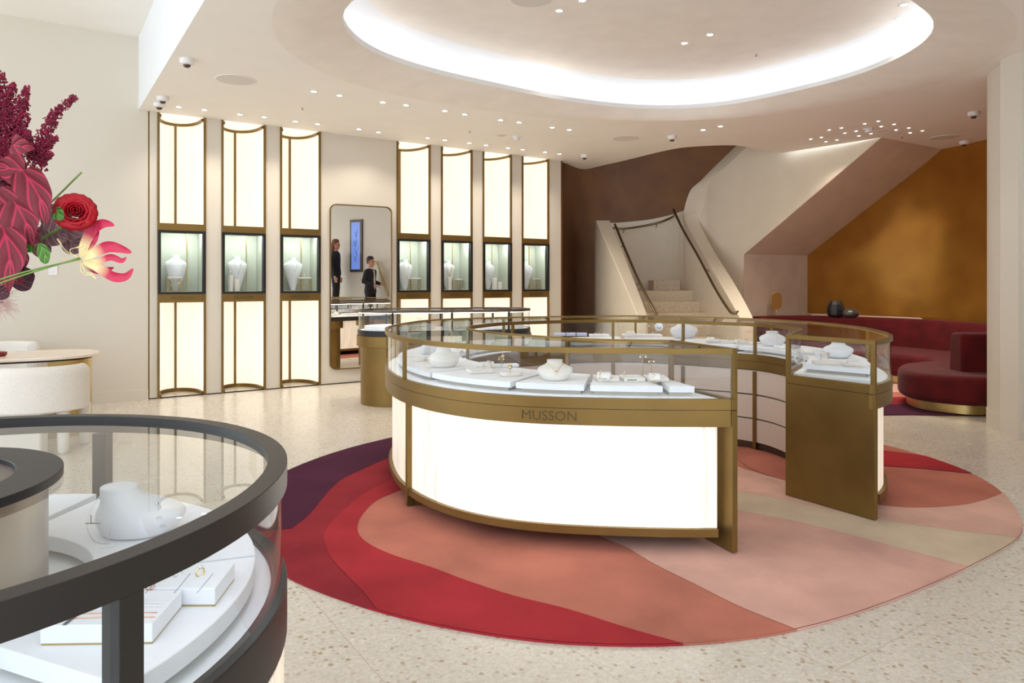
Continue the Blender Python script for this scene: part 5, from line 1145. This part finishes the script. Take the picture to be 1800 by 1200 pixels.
for x, y, z, nm in ((531.5, 189, ZC, 'small sprinkler head in the ceiling before the left wall displays'), (825.5, 230, ZC, 'small sprinkler head in the ceiling before the right wall displays'), (983, 268, ZC, 'small sprinkler head above the last wall display'), (1329, 95, ZL+.33, 'small sprinkler head in the raised oval ceiling'), (1586, 239, ZC, 'small sprinkler head near the starry lights'), ):
    t = thing('sprinkler_head', nm, 'sprinkler', P(x, y, z)); B().lathe([(0, 0), (.03, 0), (.028, -.005), (0, -.005)], (0, 0, 0), 20).make('plate', W1, t); b = B(); b.tube([(0, 0, -.005), (0, 0, -.035)], .006, 6); b.make('pin', copper, t); B().lathe([(0, -.035), (.016, -.035), (.016, -.038), (0, -.038)], (0, 0, 0), 14).make('deflector', W1, t)
for x, y, nm in ((907.7, 240, 'white smoke detector on the ceiling before the right wall displays'), (1526.5, 226, 'white smoke detector in the middle of the starry lights')):
    t = thing('smoke_detector', nm, 'smoke detector', P(x, y, ZC)); B().lathe([(0, 0), (.065, 0), (.065, -.015), (.045, -.02), (.042, -.05), (.03, -.056), (0, -.056)], (0, 0, 0), 28).make('housing', W1, t, smooth=True, angle=.6)
t = thing('wall_switch', 'small white switch plate on the left wall behind the flame lily', 'switch', P(108, 600, 0)*0+W(-1.07, -.006, 1.56)); B().box((0, 0, 0), (.085, .01, .12), ang).make('plate', W1, t, bevel=.002)
# ------------------------------------------------------------------ things seen only in the tall mirror
def MIR(px, py, D):
    """point whose mirror image stands at pixel (px,py) and depth D"""
    p = PY(px, py, D); n_ = -mV; a = WM(0, -.013, 0); dd = (p-a).dot(n_); return p-n_*2*dd
XW = 4.575
def onwall(px, py):
    lo, hi = 11, 26
    for _ in range(40):
        m_ = (lo+hi)/2
        if MIR(px, py, m_).x > XW: hi = m_
        else: lo = m_
    return MIR(px, py, lo)
a1, a2 = onwall(616, 382), onwall(637, 480); yl, yr = min(a1.y, a2.y), max(a1.y, a2.y); zt = onwall(626, 386).z; zb = onwall(626, 478).z
t = thing('wall_screen', 'tall framed blue video screen reflected in the wall mirror', 'screen', (XW, (yl+yr)/2, (zt+zb)/2))
B().box((-.0, 0, 0), (.05, yr-yl, zt-zb)).make('frame', brassD, t, bevel=.004); B().box((-.028, 0, 0), (.006, (yr-yl)*.72, (zt-zb)*.90)).make('display', mat('blue_screen', (.05, .08, .2), .2, emis=(.13, .22, .62), estr=1.0), t)
b = B()
for q, (yy, zz, r_) in enumerate(((.02, .35, .05), (-.02, .1, .06), (.03, -.1, .07), (-.01, -.3, .06))):
    for k in range(3): b.tube(catmull([(-.033, yy*.5, zz-.12), (-.033, yy+r_*math.cos(k*2.1)*.6, zz-.04), (-.033, yy+r_*math.cos(k*2.1), zz+r_*math.sin(k*2.1+1)+.03)], 3), .005, 4)
b.make('plant_drawing', mat('blue_line', (.02, .03, .10), .5), t)
r0, r1, r2 = onwall(655, 462), onwall(665, 462), onwall(685, 520); b = B(); r0.x -= .06; r1.x -= .06; r2.x -= .06
o = b.tube(catmull([r0, r1, (r1+r2)/2, r2], 4), .025, 8).make('handrail', brassL, smooth=True); tag(o, 'brass stair handrail on the side wall reflected in the wall mirror', 'handrail')
def person(px, D, top_py, label, hair, coat, trous, face, woman=False):
    foot = MIR(px, top_py, D); hz = foot.z; ht = 1.78; z0 = hz-ht
    n_ = Vector((U.y, -U.x)); 
    t = thing('person', label, 'person', (foot.x, foot.y, z0), face)
    def fuse(b, name, m, vox=.008, sm=4):
        o = b.make(name, m, t, smooth=True, weld=False); r = o.modifiers.new('r', 'REMESH'); r.mode = 'VOXEL'; r.voxel_size = vox; r.use_smooth_shade = True
        q = o.modifiers.new('s', 'SMOOTH'); q.iterations = sm; q.factor = .5; return o
    def limb(b, pts, rs, n=10):
        for (p, q), (a, c) in zip(zip(pts, pts[1:]), zip(rs, rs[1:])): b.tube([p, q], a, n, r1=c)
        for p, a in zip(pts, rs): b.sphere(p, a*.99, 10)
    skm = mat('skin', (.52, .27, .18), .5); b = B()
    b.sections([(.84, .09, .14, 0, 0), (.92, .115, .165, 0, 0), (1.08, .095, .135, 0, 0), (1.25, .105, .15, 0, 0), (1.38, .10, .17, 0, 0), (1.44, .08, .13, 0, 0), (1.475, .055, .065, .0, 0), (1.54, .052, .055, .012, 0)])
    b.sections([(1.52, .03, .03, .05, 0), (1.535, .055, .045, .035, 0), (1.57, .075, .062, .025, 0), (1.62, .092, .073, .012, 0), (1.68, .098, .077, .004, 0), (1.73, .088, .070, -.002, 0), (1.765, .058, .048, -.004, 0), (1.78, .02, .02, -.004, 0)])
    hands = {1: (.20, .15, 1.05), -1: (.24, -.12, 1.07)} if not woman else {1: (.04, .25, .80), -1: (.04, -.25, .80)}
    el = {1: (-.05, .24, 1.14), -1: (-.05, -.24, 1.14)}
    for s_ in (1, -1):
        w_ = Vector(hands[s_]); e_ = Vector(el[s_]); d_ = (w_-e_).normalized(); up_ = Vector((0, s_, 0)) if not woman else Vector((1, 0, 0)); si = (up_-d_*up_.dot(d_)).normalized()
        limb(b, [(0, s_*.17, 1.40), tuple(e_), tuple(w_)], [.055, .042, .027]); pc = w_+d_*.05
        b.tube([w_, pc, w_+d_*.09], .024, 10); b.tube([w_+si*.018, w_+d_*.09+si*.022], .016, 8); b.tube([w_-si*.018, w_+d_*.09-si*.022], .016, 8)
        for f, L_ in zip((-.030, -.010, .010, .030), (.058, .072, .078, .066)):
            a_ = w_+d_*.085+si*f; m_ = a_+d_*L_*.55; b.tube([a_, m_], .0095, 8, r1=.0085); b.tube([m_, m_+d_*L_*.4-Vector((0, 0, 1))*L_*.25], .0085, 8, r1=.007)
        b.tube([w_+d_*.03+si*.025, w_+d_*.065+si*.052, w_+d_*.10+si*.055], .010, 8, r1=.008)
        limb(b, [(0, s_*.09, .88), (.015, s_*.10, .49), (-.01, s_*.105, .09)], [.085, .055, .040]); limb(b, [(-.03, s_*.105, .05), (.14, s_*.12, .035)], [.042, .032])
    b.tube([(.095, 0, 1.655), (.118, 0, 1.615)], .010, 8, r1=.016)
    fuse(b, 'body', skm, .0065, 2)
    b = B(); b.sections([(.83, .14, .185, 0, 0), (.90, .142, .19, 0, 0), (1.05, .125, .165, 0, 0), (1.25, .128, .175, 0, 0), (1.38, .118, .195, 0, 0), (1.43, .10, .165, 0, 0), (1.475, .068, .085, -.004, 0)])
    for s_ in (1, -1): e_ = Vector(el[s_]); w_ = Vector(hands[s_]); limb(b, [(0, s_*.175, 1.39), tuple(e_), tuple(e_.lerp(w_, .9))], [.072, .058, .042])
    fuse(b, 'jacket', coat, .010)
    for s_ in (1, -1):
        b = B(); limb(b, [(0, s_*.085, .88), (.015, s_*.10, .49), (-.01, s_*.105, .07)], [.105, .075, .062]); fuse(b, 'trouser_leg', trous, .012)
        b = B(); limb(b, [(-.04, s_*.105, .052), (.05, s_*.11, .05), (.16, s_*.12, .04)], [.050, .048, .038]); fuse(b, 'shoe', black, .010)
    if not woman:
        b = B(); b.sections([(.95, .02, .035, .118, 0), (1.2, .02, .045, .116, 0), (1.40, .025, .055, .092, 0), (1.485, .058, .062, .008, 0), (1.50, .056, .060, .01, 0)]); b.make('shirt', mat('white_shirt', (.8, .8, .78), .7), t, smooth=True)
    b = B(); b.sections([(1.60, .05, .068, -.045, 0), (1.64, .075, .081, -.022, 0), (1.70, .098, .085, -.010, 0), (1.745, .098, .080, -.004, 0), (1.785, .070, .058, -.002, 0), (1.80, .03, .03, -.004, 0)])
    if woman: limb(b, [(-.05, 0, 1.66), (-.07, 0, 1.52), (-.085, 0, 1.40)], [.08, .075, .05])
    fuse(b, 'hair', hair, .009)
    for s_ in (-1, 1): B().sphere((.098, s_*.030, 1.662), .009, 8).make('eye', mat('dark_eye', (.03, .02, .02), .2), t); B().sphere((.01, s_*.080, 1.645), .02, 8, 1.4).make('ear', skm, t, smooth=True)
    b = B(); b.box((.098, 0, 1.583), (.012, .045, .009)); b.make('mouth', mat('lips', (.42, .14, .11), .5), t, bevel=.003)
    bs = B(); bs.box((foot.x, foot.y, z0/2-.0005), (.5, .5, z0-.001)); o = bs.make('step_block', terr2); tag(o, ('stone step block under the standing man' if not woman else 'stone step block under the woman in black'), 'step')
    return t
navy = mat('navy_wool', (.012, .013, .02), .8); hairb = mat('dark_hair', (.02, .013, .01), .5); hairr = mat('auburn_hair', (.16, .05, .02), .5)
dirv = -V
person(651, 18.3, 451, 'man in a dark jacket and white shirt, seen side-on in the wall mirror', hairb, navy, navy, math.radians(80))
person(590, 18.9, 421, 'woman in black with auburn hair at the left edge of the wall mirror', hairr, navy, navy, math.radians(60), True)
